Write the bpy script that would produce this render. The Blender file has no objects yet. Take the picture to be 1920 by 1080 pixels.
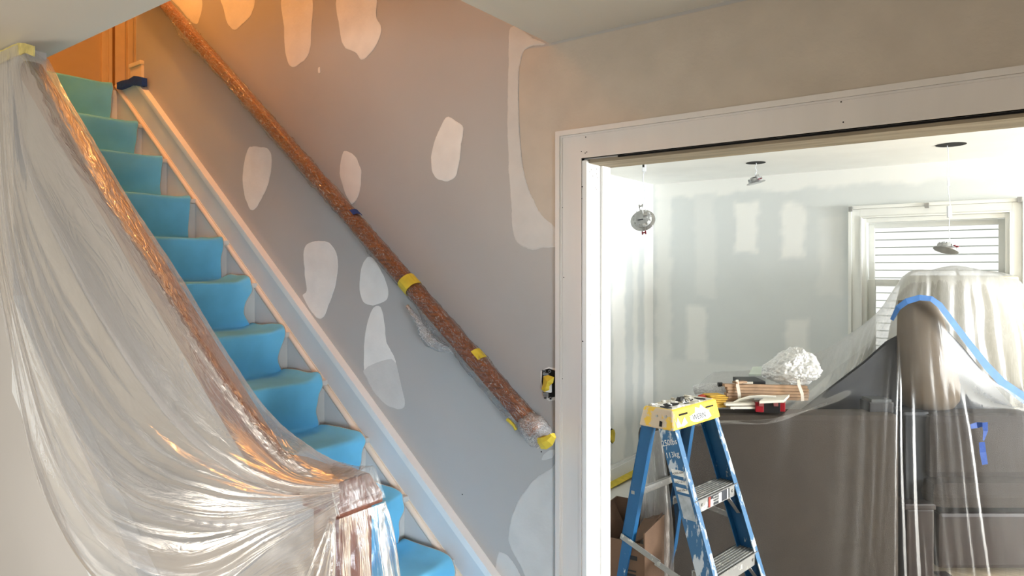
import bpy, bmesh, math, random
import numpy as np
from mathutils import Vector, Matrix, noise
random.seed(4)
C = bpy.context.scene.collection
sc = bpy.context.scene

# ------------------------------------------------------------------ camera
F = 1280.0; YAW = math.radians(36.5); HZ = 505.0; H = 1.605; D = 2.24
cd = bpy.data.cameras.new('camera'); cam = bpy.data.objects.new('camera', cd); C.objects.link(cam)
cam.location = (0, 0, H); cam.rotation_euler = (math.radians(90), 0, YAW)
cd.sensor_width = 36; cd.lens = F / 1920 * 36; cd.shift_y = -(540 - HZ) / 1920
cd.clip_start = 0.05
sc.camera = cam
sc.view_settings.view_transform = 'Standard'; sc.view_settings.look = 'None'
sc.view_settings.exposure = 0.0; sc.view_settings.gamma = 1; sc.view_settings.use_curve_mapping = False
sc.cycles.max_bounces = 10; sc.cycles.diffuse_bounces = 5; sc.cycles.transparent_max_bounces = 24
sc.cycles.sample_clamp_indirect = 6; sc.cycles.caustics_reflective = False; sc.cycles.caustics_refractive = False
sc.cycles.use_denoising = True

# ------------------------------------------------------------------ light
W_ = bpy.data.worlds.new('world'); sc.world = W_; W_.use_nodes = True
bg = W_.node_tree.nodes['Background']; bg.inputs[0].default_value = (0.80, 0.90, 1.0, 1); bg.inputs[1].default_value = .8
def area(name, loc, target, sx, sy, power, col):
    l = bpy.data.lights.new(name, 'AREA'); l.shape = 'RECTANGLE'; l.size = sx; l.size_y = sy; l.energy = power; l.color = col
    o = bpy.data.objects.new(name, l); C.objects.link(o); o.location = loc
    o.rotation_euler = (Vector(target) - Vector(loc)).to_track_quat('-Z', 'Y').to_euler(); return o
s = bpy.data.lights.new('sun', 'SUN'); s.energy = 3.4; s.angle = 0.01; s.color = (1, .97, .92)
so = bpy.data.objects.new('sun', s); C.objects.link(so); so.location = (0, 0, 12); so.rotation_euler = (math.radians(48), 0, math.radians(15))
# daylight for unseen windows of the rear and near rooms; near_left is an added fill
area('window_light_far_right', (4.6, 4.3, 1.45), (-2, 4.6, 1.45), 1.8, 1.5, 470, (.93, .97, 1))
area('window_light_far_back', (2.6, 5.15, 1.45), (-.6, 3.3, 1.3), 1.6, 1.3, 22, (.93, .97, 1))
area('window_light_near_right', (2.45, -1.2, 1.1), (-2.6, 1.6, .35), 1.3, 1.2, 30, (.82, .91, 1)).data.spread = math.radians(50)
area('window_light_near_back', (1.1, -2.2, 1.3), (-1.4, 2, .8), 1.6, 1.2, 16, (.95, .97, 1))
area('fill_light_near_left', (-3.0, -2.2, 1.05), (-2.3, 1.6, 1.0), 1.8, 1.4, 36, (1, .90, .77)).data.spread = math.radians(120)  # added warm fill that brightens the draped sheet; no window known there
pl = bpy.data.lights.new('stair_lamp', 'POINT'); pl.energy = 92; pl.color = (1, .43, .12); pl.shadow_soft_size = .07
po = bpy.data.objects.new('stair_lamp', pl); C.objects.link(po); po.location = (-3.9, 1.62, 4.55)

# ------------------------------------------------------------------ pixel helpers: a point of the photograph laid on a real plane
def ray(x, y):
    k = (x - 960) / F; v = (HZ - y) / F
    return Vector((-math.sin(YAW) + k * math.cos(YAW), math.cos(YAW) + k * math.sin(YAW), v))
O = Vector((0, 0, H))
def onY(x, y, Y): r = ray(x, y); return O + r * (Y / r.y)
def onX(x, y, X): r = ray(x, y); return O + r * (X / r.x)
def onZ(x, y, Z): r = ray(x, y); return O + r * ((Z - H) / r.z)
def at(x, y, t): return O + ray(x, y) * t

# ------------------------------------------------------------------ materials
def S(r, g, b):
    f = lambda c: ((c / 255 + .055) / 1.055) ** 2.4 if c > 10 else c / 255 / 12.92
    return (f(r), f(g), f(b), 1)
MATS = {}
def mat(name, col, rough=.6, var=.05, scale=6, bump=0, bscale=60, metal=0, spec=.4, stretch=None, col2=None, thresh=None):
    if name in MATS: return MATS[name]
    m = bpy.data.materials.new(name); m.use_nodes = True; nt = m.node_tree; N = nt.nodes; L = nt.links
    p = N['Principled BSDF']; p.inputs['Roughness'].default_value = rough; p.inputs['Metallic'].default_value = metal
    p.inputs['Specular IOR Level'].default_value = spec
    tc = N.new('ShaderNodeTexCoord'); mp = N.new('ShaderNodeMapping'); L.new(tc.outputs['Object'], mp.inputs[0])
    if stretch: mp.inputs['Scale'].default_value = stretch
    n = N.new('ShaderNodeTexNoise'); n.inputs['Scale'].default_value = scale; n.inputs['Detail'].default_value = 6
    L.new(mp.outputs[0], n.inputs['Vector'])
    cr = N.new('ShaderNodeValToRGB'); L.new(n.outputs['Fac'], cr.inputs[0])
    c2 = col2 if col2 else tuple(min(1, c * (1 + var * 2)) for c in col[:3]) + (1,)
    c1 = col if col2 else tuple(c * (1 - var * 2) for c in col[:3]) + (1,)
    a, b = thresh if thresh else (.3, .7)
    cr.color_ramp.elements[0].position = a; cr.color_ramp.elements[1].position = b
    cr.color_ramp.elements[0].color = c1; cr.color_ramp.elements[1].color = c2
    L.new(cr.outputs[0], p.inputs['Base Color'])
    if bump:
        n2 = N.new('ShaderNodeTexNoise'); n2.inputs['Scale'].default_value = bscale; n2.inputs['Detail'].default_value = 4
        L.new(mp.outputs[0], n2.inputs['Vector'])
        b = N.new('ShaderNodeBump'); b.inputs['Strength'].default_value = bump; b.inputs['Distance'].default_value = .01
        L.new(n2.outputs['Fac'], b.inputs['Height']); L.new(b.outputs[0], p.inputs['Normal'])
    MATS[name] = m; return m
def plastic(name, haze_, tint=(.93, .93, .93, 1), wr=.5, wscale=9, gloss=.12, rough=.22, streak=(1, 1, 1), vary=.35, det=5, cw=.05, fm=.38, gm=.5):
    m = bpy.data.materials.new(name); m.use_nodes = True; nt = m.node_tree; N = nt.nodes; L = nt.links
    N.remove(N['Principled BSDF']); out = N['Material Output']
    tr = N.new('ShaderNodeBsdfTransparent'); tr.inputs[0].default_value = (.97, .97, .97, 1)
    df = N.new('ShaderNodeBsdfDiffuse'); df.inputs[0].default_value = tint
    tl = N.new('ShaderNodeBsdfTranslucent'); tl.inputs[0].default_value = tint
    gl = N.new('ShaderNodeBsdfGlossy'); gl.inputs['Roughness'].default_value = rough; gl.inputs[0].default_value = (1, 1, 1, 1)
    hz = N.new('ShaderNodeMixShader'); hz.inputs[0].default_value = .45
    L.new(df.outputs[0], hz.inputs[1]); L.new(tl.outputs[0], hz.inputs[2])
    tc = N.new('ShaderNodeTexCoord'); mp = N.new('ShaderNodeMapping'); mp.inputs['Scale'].default_value = streak
    L.new(tc.outputs['UV'], mp.inputs[0])
    n = N.new('ShaderNodeTexNoise'); n.inputs['Scale'].default_value = wscale; n.inputs['Detail'].default_value = det; n.inputs['Distortion'].default_value = 1.2
    L.new(mp.outputs[0], n.inputs['Vector'])
    rg = N.new('ShaderNodeMath'); rg.operation = 'SUBTRACT'; rg.inputs[1].default_value = .5; L.new(n.outputs['Fac'], rg.inputs[0])
    ab = N.new('ShaderNodeMath'); ab.operation = 'ABSOLUTE'; L.new(rg.outputs[0], ab.inputs[0])     # creases where the noise crosses its mean
    bp = N.new('ShaderNodeBump'); bp.inputs['Strength'].default_value = wr; bp.inputs['Distance'].default_value = .03; bp.invert = True
    L.new(ab.outputs[0], bp.inputs['Height'])
    for b in (df, tl, gl): L.new(bp.outputs[0], b.inputs['Normal'])
    lw = N.new('ShaderNodeLayerWeight'); lw.inputs[0].default_value = .35     # film seen edge on is denser
    cr = N.new('ShaderNodeMapRange'); cr.inputs[1].default_value = 0; cr.inputs[2].default_value = cw; cr.inputs[3].default_value = vary; cr.inputs[4].default_value = 0
    L.new(ab.outputs[0], cr.inputs[0])
    a1 = N.new('ShaderNodeMath'); a1.operation = 'MULTIPLY_ADD'; a1.inputs[1].default_value = fm; a1.inputs[2].default_value = haze_
    L.new(lw.outputs['Facing'], a1.inputs[0])
    a2 = N.new('ShaderNodeMath'); a2.operation = 'ADD'; a2.use_clamp = True; L.new(a1.outputs[0], a2.inputs[0]); L.new(cr.outputs[0], a2.inputs[1])
    mx = N.new('ShaderNodeMixShader'); L.new(a2.outputs[0], mx.inputs[0]); L.new(tr.outputs[0], mx.inputs[1]); L.new(hz.outputs[0], mx.inputs[2])
    fr = N.new('ShaderNodeMath'); fr.operation = 'MULTIPLY_ADD'; fr.inputs[1].default_value = gm; fr.inputs[2].default_value = gloss
    fz = N.new('ShaderNodeFresnel'); fz.inputs[0].default_value = 1.45; L.new(bp.outputs[0], fz.inputs['Normal']); L.new(fz.outputs[0], fr.inputs[0])
    m2 = N.new('ShaderNodeMixShader'); L.new(fr.outputs[0], m2.inputs[0]); L.new(mx.outputs[0], m2.inputs[1]); L.new(gl.outputs[0], m2.inputs[2])
    L.new(m2.outputs[0], out.inputs[0]); MATS[name] = m; return m

M_wall = mat('wall_grey', S(182, 180, 177), .75, .025, 1.3, .05, 250)
M_ceil = mat('ceiling_white', S(224, 219, 208), .85, .01, 2, .03, 200)
M_up = mat('upstairs_paint', S(205, 190, 165), .8, .03, 3)
M_farwall = mat('rear_room_skim', S(214, 217, 215), .85, 0, 1.7, .03, 120, stretch=(1.6, 1.6, .45), col2=S(240, 240, 236), thresh=(.42, .58))
M_farceil = mat('rear_room_ceiling', S(240, 240, 236), .9, .01)
M_trim = mat('trim_primer', S(222, 217, 212), .5, .02, 9, .03, 90, stretch=(1, 1, .2))
M_trimw = mat('trim_white', S(240, 240, 238), .45, .01, 9)
M_skirt = mat('skirt_primer', S(218, 222, 224), .5, .02, 5)
M_bead = mat('bead_cream', S(242, 226, 208), .5, .02, 5)
M_floor = mat('floor_pale', S(186, 168, 140), .5, .1, 3, stretch=(1, 12, 1))  # floor paled, as if papered, to bounce light up to the ceiling
M_rawwood = mat('header_wood', S(150, 138, 118), .8, .12, 8, .2, 60, stretch=(.5, 4, 4))
M_rail = mat('rail_wood', S(150, 84, 42), .35, .25, 14, .1, 40, stretch=(1, 8, 8))
M_rail2 = mat('newel_wood', S(104, 58, 42), .5, .15, 10, stretch=(6, 6, 1))
M_cloth = mat('runner_blue', S(112, 194, 234), .85, .05, 5, .15, 500)
M_clothedge = mat('runner_edge', S(196, 200, 198), .9, .02)
M_yellow = mat('yellow_tape', S(214, 190, 62), .55, .08, 20, .2, 40)
M_blue = mat('blue_tape', S(22, 62, 132), .6, .08, 20, .2, 40)
M_bluelt = mat('blue_hem', S(52, 98, 156), .6, .05, 20)
M_black = mat('black_plastic', S(26, 26, 28), .5, .1)
M_dark = mat('dark_hole', S(20, 18, 16), .9, .1)
M_metal = mat('zinc_metal', S(170, 170, 168), .35, .05, 20, metal=.8)
M_mudbase = mat('white_plain', S(235, 235, 232), .6, .02)

# ------------------------------------------------------------------ object helpers
def obj(name, bm_or_me, m, parent=None, smooth=False, auto=False):
    me = bm_or_me
    if isinstance(me, bmesh.types.BMesh):
        me = bpy.data.meshes.new(name); bm_or_me.to_mesh(me); bm_or_me.free()
    for mm in (m if isinstance(m, (list, tuple)) else [m]): me.materials.append(mm)
    if smooth:
        for p in me.polygons: p.use_smooth = True
    o = bpy.data.objects.new(name, me); C.objects.link(o)
    if parent:
        o.parent = parent; r = world(parent); me.transform(r.inverted())
    return o
def world(o):
    m = Matrix.Translation(o.location) @ o.rotation_euler.to_matrix().to_4x4()
    return world(o.parent) @ m if o.parent else m
def thing(name, label, cat, loc, group=None):
    o = bpy.data.objects.new(name, None); C.objects.link(o); o.location = loc; o.empty_display_size = .1
    o['label'] = label; o['category'] = cat
    if group: o['group'] = group
    return o
def tag(o, label, cat, group=None, kind=None):
    o['label'] = label; o['category'] = cat
    if group: o['group'] = group
    if kind: o['kind'] = kind
    return o
def struct(o, label=None):
    o['kind'] = 'structure'
    if label: o['label'] = label
    return o
def addbox(bm, a, b, bev=0, M=None):
    a = Vector(a); b = Vector(b); t = bmesh.new()
    bmesh.ops.create_cube(t, size=1)
    for v in t.verts: v.co = Vector(((a[i] + b[i]) / 2 + v.co[i] * abs(b[i] - a[i]) for i in range(3)))
    if bev: bmesh.ops.bevel(t, geom=t.edges[:], offset=bev, segments=2, affect='EDGES', profile=.6)
    if M: t.transform(M)
    me = bpy.data.meshes.new('t'); t.to_mesh(me); t.free(); bm.from_mesh(me); bpy.data.meshes.remove(me); return bm
def box(a, b, bev=0, M=None): return addbox(bmesh.new(), a, b, bev, M)
def hexa(bm, pts):   # 8 corner points: bottom ring (4) then top ring (4)
    v = [bm.verts.new(p) for p in pts]
    for f in ((3, 2, 1, 0), (4, 5, 6, 7), (0, 1, 5, 4), (1, 2, 6, 5), (2, 3, 7, 6), (3, 0, 4, 7)): bm.faces.new([v[i] for i in f])
    bmesh.ops.recalc_face_normals(bm, faces=bm.faces[:]); return bm
def bar(bm, p, q, u, w, h):  # square bar p->q, u = direction of the width
    p, q, u = Vector(p), Vector(q), Vector(u).normalized(); d = (q - p).normalized(); u = (u - d * u.dot(d)).normalized(); n = d.cross(u)
    return hexa(bm, [p + u * a * w / 2 + n * b * h / 2 for a, b in ((-1, -1), (1, -1), (1, 1), (-1, 1))] + [q + u * a * w / 2 + n * b * h / 2 for a, b in ((-1, -1), (1, -1), (1, 1), (-1, 1))])
def prism(bm, pts, off):   # flat polygon extruded by off
    off = Vector(off); a = [bm.verts.new(p) for p in pts]; b = [bm.verts.new(Vector(p) + off) for p in pts]; n = len(pts)
    bm.faces.new(a); bm.faces.new(b[::-1])
    for i in range(n): bm.faces.new((a[i], b[i], b[(i + 1) % n], a[(i + 1) % n]))
    bmesh.ops.recalc_face_normals(bm, faces=bm.faces[:]); return bm
def tube(bm, pts, rad, seg=12, up=(0, 0, 1), cap=True, prof=None):
    pts = [Vector(p) for p in pts]; rings = []
    for i, p in enumerate(pts):
        d = (pts[min(i + 1, len(pts) - 1)] - pts[max(i - 1, 0)]).normalized(); u = Vector(up) if abs(d.dot(Vector(up))) < .97 else Vector((1, .1, 0)); u = (u - d * u.dot(d)).normalized(); v = d.cross(u)
        r = rad(i, 0) if callable(rad) else rad; ring = []
        for j in range(seg):
            a = 2 * math.pi * j / seg; rr = rad(i, a) if callable(rad) else rad
            if prof:
                ca, sa = math.cos(a), math.sin(a); e = .5
                ring.append(bm.verts.new(p + v * prof[0] * math.copysign(abs(ca) ** e, ca) * rr + u * prof[1] * math.copysign(abs(sa) ** e, sa) * rr))
            else: ring.append(bm.verts.new(p + v * math.cos(a) * rr + u * math.sin(a) * rr))
        rings.append(ring)
    for a, b in zip(rings, rings[1:]):
        for j in range(seg): bm.faces.new((a[j], a[(j + 1) % seg], b[(j + 1) % seg], b[j]))
    if cap: bm.faces.new(rings[0][::-1]); bm.faces.new(rings[-1])
    bmesh.ops.recalc_face_normals(bm, faces=bm.faces[:]); return bm
def cr1(P, t):   # Catmull-Rom on an array of points, t in 0..1
    n = len(P) - 1; x = t * n; i = min(int(x), n - 1); f = x - i
    p0 = P[max(i - 1, 0)]; p1 = P[i]; p2 = P[i + 1]; p3 = P[min(i + 2, n)]
    return .5 * ((2 * p1) + (p2 - p0) * f + (2 * p0 - 5 * p1 + 4 * p2 - p3) * f * f + (3 * p1 - p0 - 3 * p2 + p3) * f ** 3)
def fnoise(x, y=0, z=0): return noise.noise(Vector((x, y, z)))
def sheet(name, rows, nu, nv, m, parent, fold, uvs=(1, 1), linear=False):
    """rows: lists of world points; fold(u, v) -> (offset along the normal); a smooth cloth surface through them"""
    R_ = [np.array([tuple(p) for p in r]) for r in rows]
    G = np.zeros((nv + 1, nu + 1, 3))
    tmp = [np.array([cr1(r, i / nu) for i in range(nu + 1)]) for r in R_]
    for j in range(nv + 1): G[j] = cr1(tmp, j / nv)
    du = np.gradient(G, axis=1); dv = np.gradient(G, axis=0); n = np.cross(du, dv); n /= np.maximum(np.linalg.norm(n, axis=2, keepdims=True), 1e-9)
    for j in range(nv + 1):
        for i in range(nu + 1): G[j, i] += n[j, i] * fold(i / nu, j / nv)
    V = G.reshape(-1, 3); w1 = nu + 1
    faces = [(j * w1 + i, j * w1 + i + 1, (j + 1) * w1 + i + 1, (j + 1) * w1 + i) for j in range(nv) for i in range(nu)]
    me = bpy.data.meshes.new(name); me.from_pydata(V.tolist(), [], faces)
    uv = me.uv_layers.new(name='UVMap'); idx = np.array([l.vertex_index for l in me.loops])
    uvc = np.stack([(idx % w1) / nu * uvs[0], (idx // w1) / nv * uvs[1]], 1).astype(np.float32); uv.data.foreach_set('uv', uvc.ravel())
    return obj(name, me, m, parent, smooth=True)
def ridges(x, seed, sharp=2.0):   # sharp crests, soft valleys: how film pleats
    return (1 - abs(fnoise(x, seed))) ** (sharp * 3)

# ================================================================== STRUCTURE
XJ = -1.314; HEAD = 2.019; WT = .153; CEIL = 2.492; CX = -1.475; CY = 1.14; UPZ = 2.88; TOP = 5.0; FARC = 2.305; FY = 5.227; LX = -2.417; XR = 1.25
bm = bmesh.new()
addbox(bm, (-5.3, D, 0), (XJ, D + WT, UPZ)); addbox(bm, (-4.88, D, UPZ), (XJ, D + WT, TOP)); addbox(bm, (XJ, D, HEAD), (XR, D + WT, TOP)); addbox(bm, (XR, D, 0), (4.8, D + WT, TOP))
wall_right = struct(obj('wall_right', bm, M_wall), 'grey stair wall with patches of joint compound, pierced by the wide opening')
struct(obj('wall_left', box((-5.3, 1.0, 0), (-3.2, 1.115, CEIL)), M_wall), 'beige grey wall that the wrapped stair rail runs into')
# wall under the open side of the stairs
NOS = [(-5.084, 2.897), (-4.718, 2.581), (-4.384, 2.316), (-4.04, 2.038), (-3.688, 1.775), (-3.405, 1.531), (-3.103, 1.275), (-2.795, 1.05), (-2.486, .806), (-2.223, .579), (-1.946, .359), (-1.66, .17)]
bm = bmesh.new()
prism(bm, [(-3.2, 1.0, 0), (-1.62, 1.0, 0), (-1.62, 1.0, .02), (-1.95, 1.0, .2), (-3.2, 1.0, 1.2)], (0, .09, 0)); struct(obj('wall_under_stairs', bm, M_wall))
struct(obj('floor', box((-5.3, -2.4, -.12), (4.8, FY + .1, 0)), M_floor))
bm = bmesh.new(); addbox(bm, (-5.3, -2.4, CEIL), (2.6, CY, CEIL + .3)); addbox(bm, (CX, CY, CEIL), (2.6, D, CEIL + .3)); struct(obj('ceiling', bm, M_ceil))
struct(obj('wall_back', box((-5.3, -2.5, 0), (2.6, -2.4, CEIL)), M_wall)); struct(obj('wall_near_right', box((2.6, -2.5, 0), (2.7, D, CEIL)), M_wall))
struct(obj('wall_near_left', box((-5.4, -2.5, 0), (-5.3, 1.0, CEIL)), M_wall))
# upstairs shell
bm = bmesh.new(); addbox(bm, (-6.5, CY - .1, CEIL + .3), (CX, CY, TOP)); addbox(bm, (CX, CY - .1, CEIL + .3), (CX + .1, D, TOP)); struct(obj('wall_upstairs_side', bm, M_up))
struct(obj('wall_upstairs_back', box((-6.4, CY, 2.7), (-6.3, 3.7, TOP)), M_up)); struct(obj('wall_upstairs_right', box((-6.3, 3.6, 2.7), (-4.7, 3.7, TOP)), M_up))
struct(obj('wall_upstairs_return', box((-4.88, D + WT, UPZ), (-4.75, 3.6, TOP)), M_up))
struct(obj('ceiling_upstairs', box((-6.5, CY - .1, TOP), (CX + .1, 3.7, TOP + .1)), M_up)); struct(obj('floor_upstairs', box((-6.3, CY, 2.7), (-5.12, 3.6, UPZ)), M_floor))
struct(obj('wall_end', box((-5.4, 1.0, 0), (-5.3, D + .2, 2.7)), M_wall))
# upstairs door with its casing on the back wall
d1 = bpy.data.objects.new('door_1', None); C.objects.link(d1); d1.location = (-6.3, 2.7, UPZ); struct(d1)
def strip(name, xa, xb, th, m, X=-6.3, z1=4.7):
    ya = onX(xa, 100, X).y; yb = onX(xb, 100, X).y; return obj(name, box((X, ya, UPZ), (X + th, yb, z1), .003), m, d1)
M_ctrim = mat('cream_trim', S(236, 218, 186), .5, .02, 9)
strip('door_casing', 188, 196, .035, M_ctrim); strip('door_casing', 196.3, 201, .022, M_ctrim); strip('door_casing', 201.3, 208, .03, M_ctrim); strip('door_gap', 208, 215, .003, mat('brown_gap', S(150, 110, 60), .7))
strip('door_panel', 215, 233, .012, M_ctrim); strip('door_casing', 236, 246, .04, M_ctrim); strip('door_casing', 246.3, 258, .02, M_ctrim)
# rear room
bm = bmesh.new(); addbox(bm, (LX - .1, D + WT, 0), (LX, FY + .1, FARC)); struct(obj('wall_rear_left', bm, M_farwall))
struct(obj('ceiling_rear', box((LX - .1, D + WT, FARC), (4.8, FY + .1, FARC + .15)), M_farceil))
struct(obj('wall_rear_right', box((4.7, D + WT, 0), (4.8, FY + .1, FARC)), M_farwall))
WX0, WX1, WZ0, WZ1 = -.86, -.03, .75, 1.955
bm = bmesh.new(); addbox(bm, (LX, FY, 0), (WX0, FY + .14, FARC)); addbox(bm, (WX1, FY, 0), (4.8, FY + .14, FARC)); addbox(bm, (WX0, FY, 0), (WX1, FY + .14, WZ0)); addbox(bm, (WX0, FY, WZ1), (WX1, FY + .14, FARC))
struct(obj('wall_rear', bm, M_farwall), 'pale skimmed back wall of the rear room')
bm = bmesh.new(); addbox(bm, (LX, D + WT, 0), (LX + .018, FY, .13), .003); addbox(bm, (LX, D + WT, .13), (LX + .01, FY, .15)); struct(obj('baseboard_left', bm, M_trimw))
struct(obj('baseboard_rear', box((LX, FY - .018, 0), (4.7, FY, .14), .003), M_trimw))
struct(obj('wall_rear_partition', box((LX, D + WT + .001, 0), (XJ - .02, D + WT + .012, FARC)), M_farwall))

# ---------------------------------------------------------------- opening trim: casing, jamb, header
tr = bpy.data.objects.new('trim_1', None); C.objects.link(tr); tr.location = (XJ, D, 0); struct(tr, 'primed white casing around the wide opening')
XC = -1.431; ZC = 2.133
def mitre(name, a, b, th, m, y0=D):  # a,b: offsets from the inner edge; an L with a mitred corner, side then head
    s_ = bmesh.new(); prism(s_, [(XJ - a, y0, 0), (XJ - b, y0, 0), (XJ - b, y0, HEAD + b), (XJ - a, y0, HEAD + a)], (0, -th, 0)); obj(name, s_, m, tr)
    s_ = bmesh.new(); prism(s_, [(XJ - a, y0, HEAD + a), (XJ - b, y0, HEAD + b), (XR + b, y0, HEAD + b), (XR + a, y0, HEAD + a)], (0, -th, 0)); obj(name, s_, m, tr)
mitre('casing_board', .004, .096, .018, M_trim); mitre('backband', .097, .116, .028, M_trim); mitre('casing_bead', .090, .0965, .022, M_trim); mitre('casing_bead', .004, .016, .021, M_trim)
obj('jamb', box((XJ - .012, D - .016, 0), (XJ + .016, D + WT + .012, HEAD - .004), .002), M_trimw, tr)
obj('jamb_stop', box((XJ + .016, D + .09, 0), (XJ + .026, D + WT, HEAD - .006), .002), M_trimw, tr)
obj('header_board', box((XJ, D + .002, HEAD - .014), (XR, D + WT + .004, HEAD + .001), .001), M_rawwood, tr)
obj('header_strip', box((XJ + .14, D - .003, HEAD - .003), (XR, D + .004, HEAD + .003)), M_dark, tr)
nb = bmesh.new()
for x, y in ((1577, 191), (1581, 229), (1098, 257), (1090, 284), (1097, 287), (1093, 296), (1100, 285), (1086, 297), (1091, 350), (1089, 360), (1090, 372), (1054, 389), (1089, 470), (1057, 520), (1054, 710), (1092, 640), (1494, 192)):
    p = onY(x, y, D - .019); tube(nb, [p, p + Vector((0, .003, 0))], .0022, 6)
h = obj('nail_hole', nb, M_dark, tr); h['kind'] = 'stuff'
nb = bmesh.new()
for x, y in ((1106, 322), (1112, 330), (1119, 317), (1119, 326), (1117, 352), (1119, 355), (1109, 318), (1121, 333), (1108, 590), (1115, 610)):
    p = onX(x, y, XJ + .0165); tube(nb, [p, p + Vector((-.003, 0, 0))], .003, 6)
h = obj('screw_dimple', nb, mat('dimple_grey', S(150, 148, 144), .8), tr); h['kind'] = 'stuff'

# ---------------------------------------------------------------- joint compound patches: thin skims of plaster, feathered at the rim
def plaster(name, col, edge):
    m = mat(name, col, .8, .03, 9, .12, 60, col2=tuple(c * .9 for c in col[:3]) + (1,), thresh=(.35, .75)); nt = m.node_tree; N = nt.nodes; L = nt.links
    at_ = N.new('ShaderNodeAttribute'); at_.attribute_name = 'w'; n = N.new('ShaderNodeTexNoise'); n.inputs['Scale'].default_value = 70; n.inputs['Detail'].default_value = 6; n.inputs['Roughness'].default_value = .7
    tc = N.new('ShaderNodeTexCoord'); L.new(tc.outputs['Object'], n.inputs['Vector'])
    a = N.new('ShaderNodeMath'); a.operation = 'MULTIPLY_ADD'; a.inputs[1].default_value = 1; L.new(at_.outputs['Fac'], a.inputs[0])
    s_ = N.new('ShaderNodeMath'); s_.operation = 'MULTIPLY_ADD'; s_.inputs[1].default_value = edge; s_.inputs[2].default_value = -edge * .5; L.new(n.outputs['Fac'], s_.inputs[0]); L.new(s_.outputs[0], a.inputs[2])
    mr = N.new('ShaderNodeMath'); mr.operation = 'GREATER_THAN'; mr.inputs[1].default_value = .3; L.new(a.outputs[0], mr.inputs[0])
    L.new(mr.outputs[0], N['Principled BSDF'].inputs['Alpha']); return m
M_mud = plaster('joint_compound', S(240, 238, 233), .5); M_mud2 = plaster('joint_compound_thin', S(214, 212, 208), 1.3); M_prime = plaster('primer_beige', S(200, 190, 176), .15)
def patch(poly, m, depth=.0008, jag=.004, name='plaster_patch', rim=.007):
    P = [onY(x, y, D) for x, y in poly]; pts = []
    n = len(P); cen = sum(P, Vector()) / n
    for i in range(n):   # smooth closed outline
        for k in range(6):
            f = k / 6; p0, p1, p2, p3 = P[i - 1], P[i], P[(i + 1) % n], P[(i + 2) % n]
            q = .5 * ((2 * p1) + (p2 - p0) * f + (2 * p0 - 5 * p1 + 4 * p2 - p3) * f * f + (3 * p1 - p0 - 3 * p2 + p3) * f ** 3)
            q += Vector((fnoise(q.x * 30, q.z * 30), 0, fnoise(q.x * 30, q.z * 30, 7))) * jag; pts.append(q)
    b = bmesh.new(); lay = b.verts.layers.float.new('w')
    outer = [b.verts.new((p.x, D - depth * .4, p.z)) for p in pts]; inner = []
    ar = sum(pts[i - 1].x * pts[i].z - pts[i].x * pts[i - 1].z for i in range(len(pts))); sg = 1 if ar > 0 else -1
    for i, p in enumerate(pts):
        tg = (pts[(i + 2) % len(pts)] - pts[i - 2]).normalized(); nr = Vector((-tg.z, 0, tg.x)) * sg; q = p + nr * rim; inner.append(b.verts.new((q.x, D - depth, q.z)))
    for v in outer: v[lay] = 0.0
    for v in inner: v[lay] = 1.0
    N_ = len(pts)
    for i in range(N_): b.faces.new((outer[i], outer[(i + 1) % N_], inner[(i + 1) % N_], inner[i]))
    from mathutils.geometry import tessellate_polygon
    for t_ in tessellate_polygon([[v.co.copy() for v in inner]]):
        try: b.faces.new([inner[i] for i in t_])
        except ValueError: pass
    for f in b.faces:
        f.normal_update()
        if f.normal.y > 0: f.normal_flip()
    return obj(name, b, m, wall_right)
patch([(980, 97), (1027, 86), (1120, 64), (1400, 0), (2000, -140), (2400, -225), (2400, 60), (1950, 128), (1500, 194), (1070, 262), (1066, 350), (1062, 440), (1012, 402), (985, 340), (975, 250), (973, 150)], M_prime, .0006, .001, rim=.004, name='primer_coat')
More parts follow.
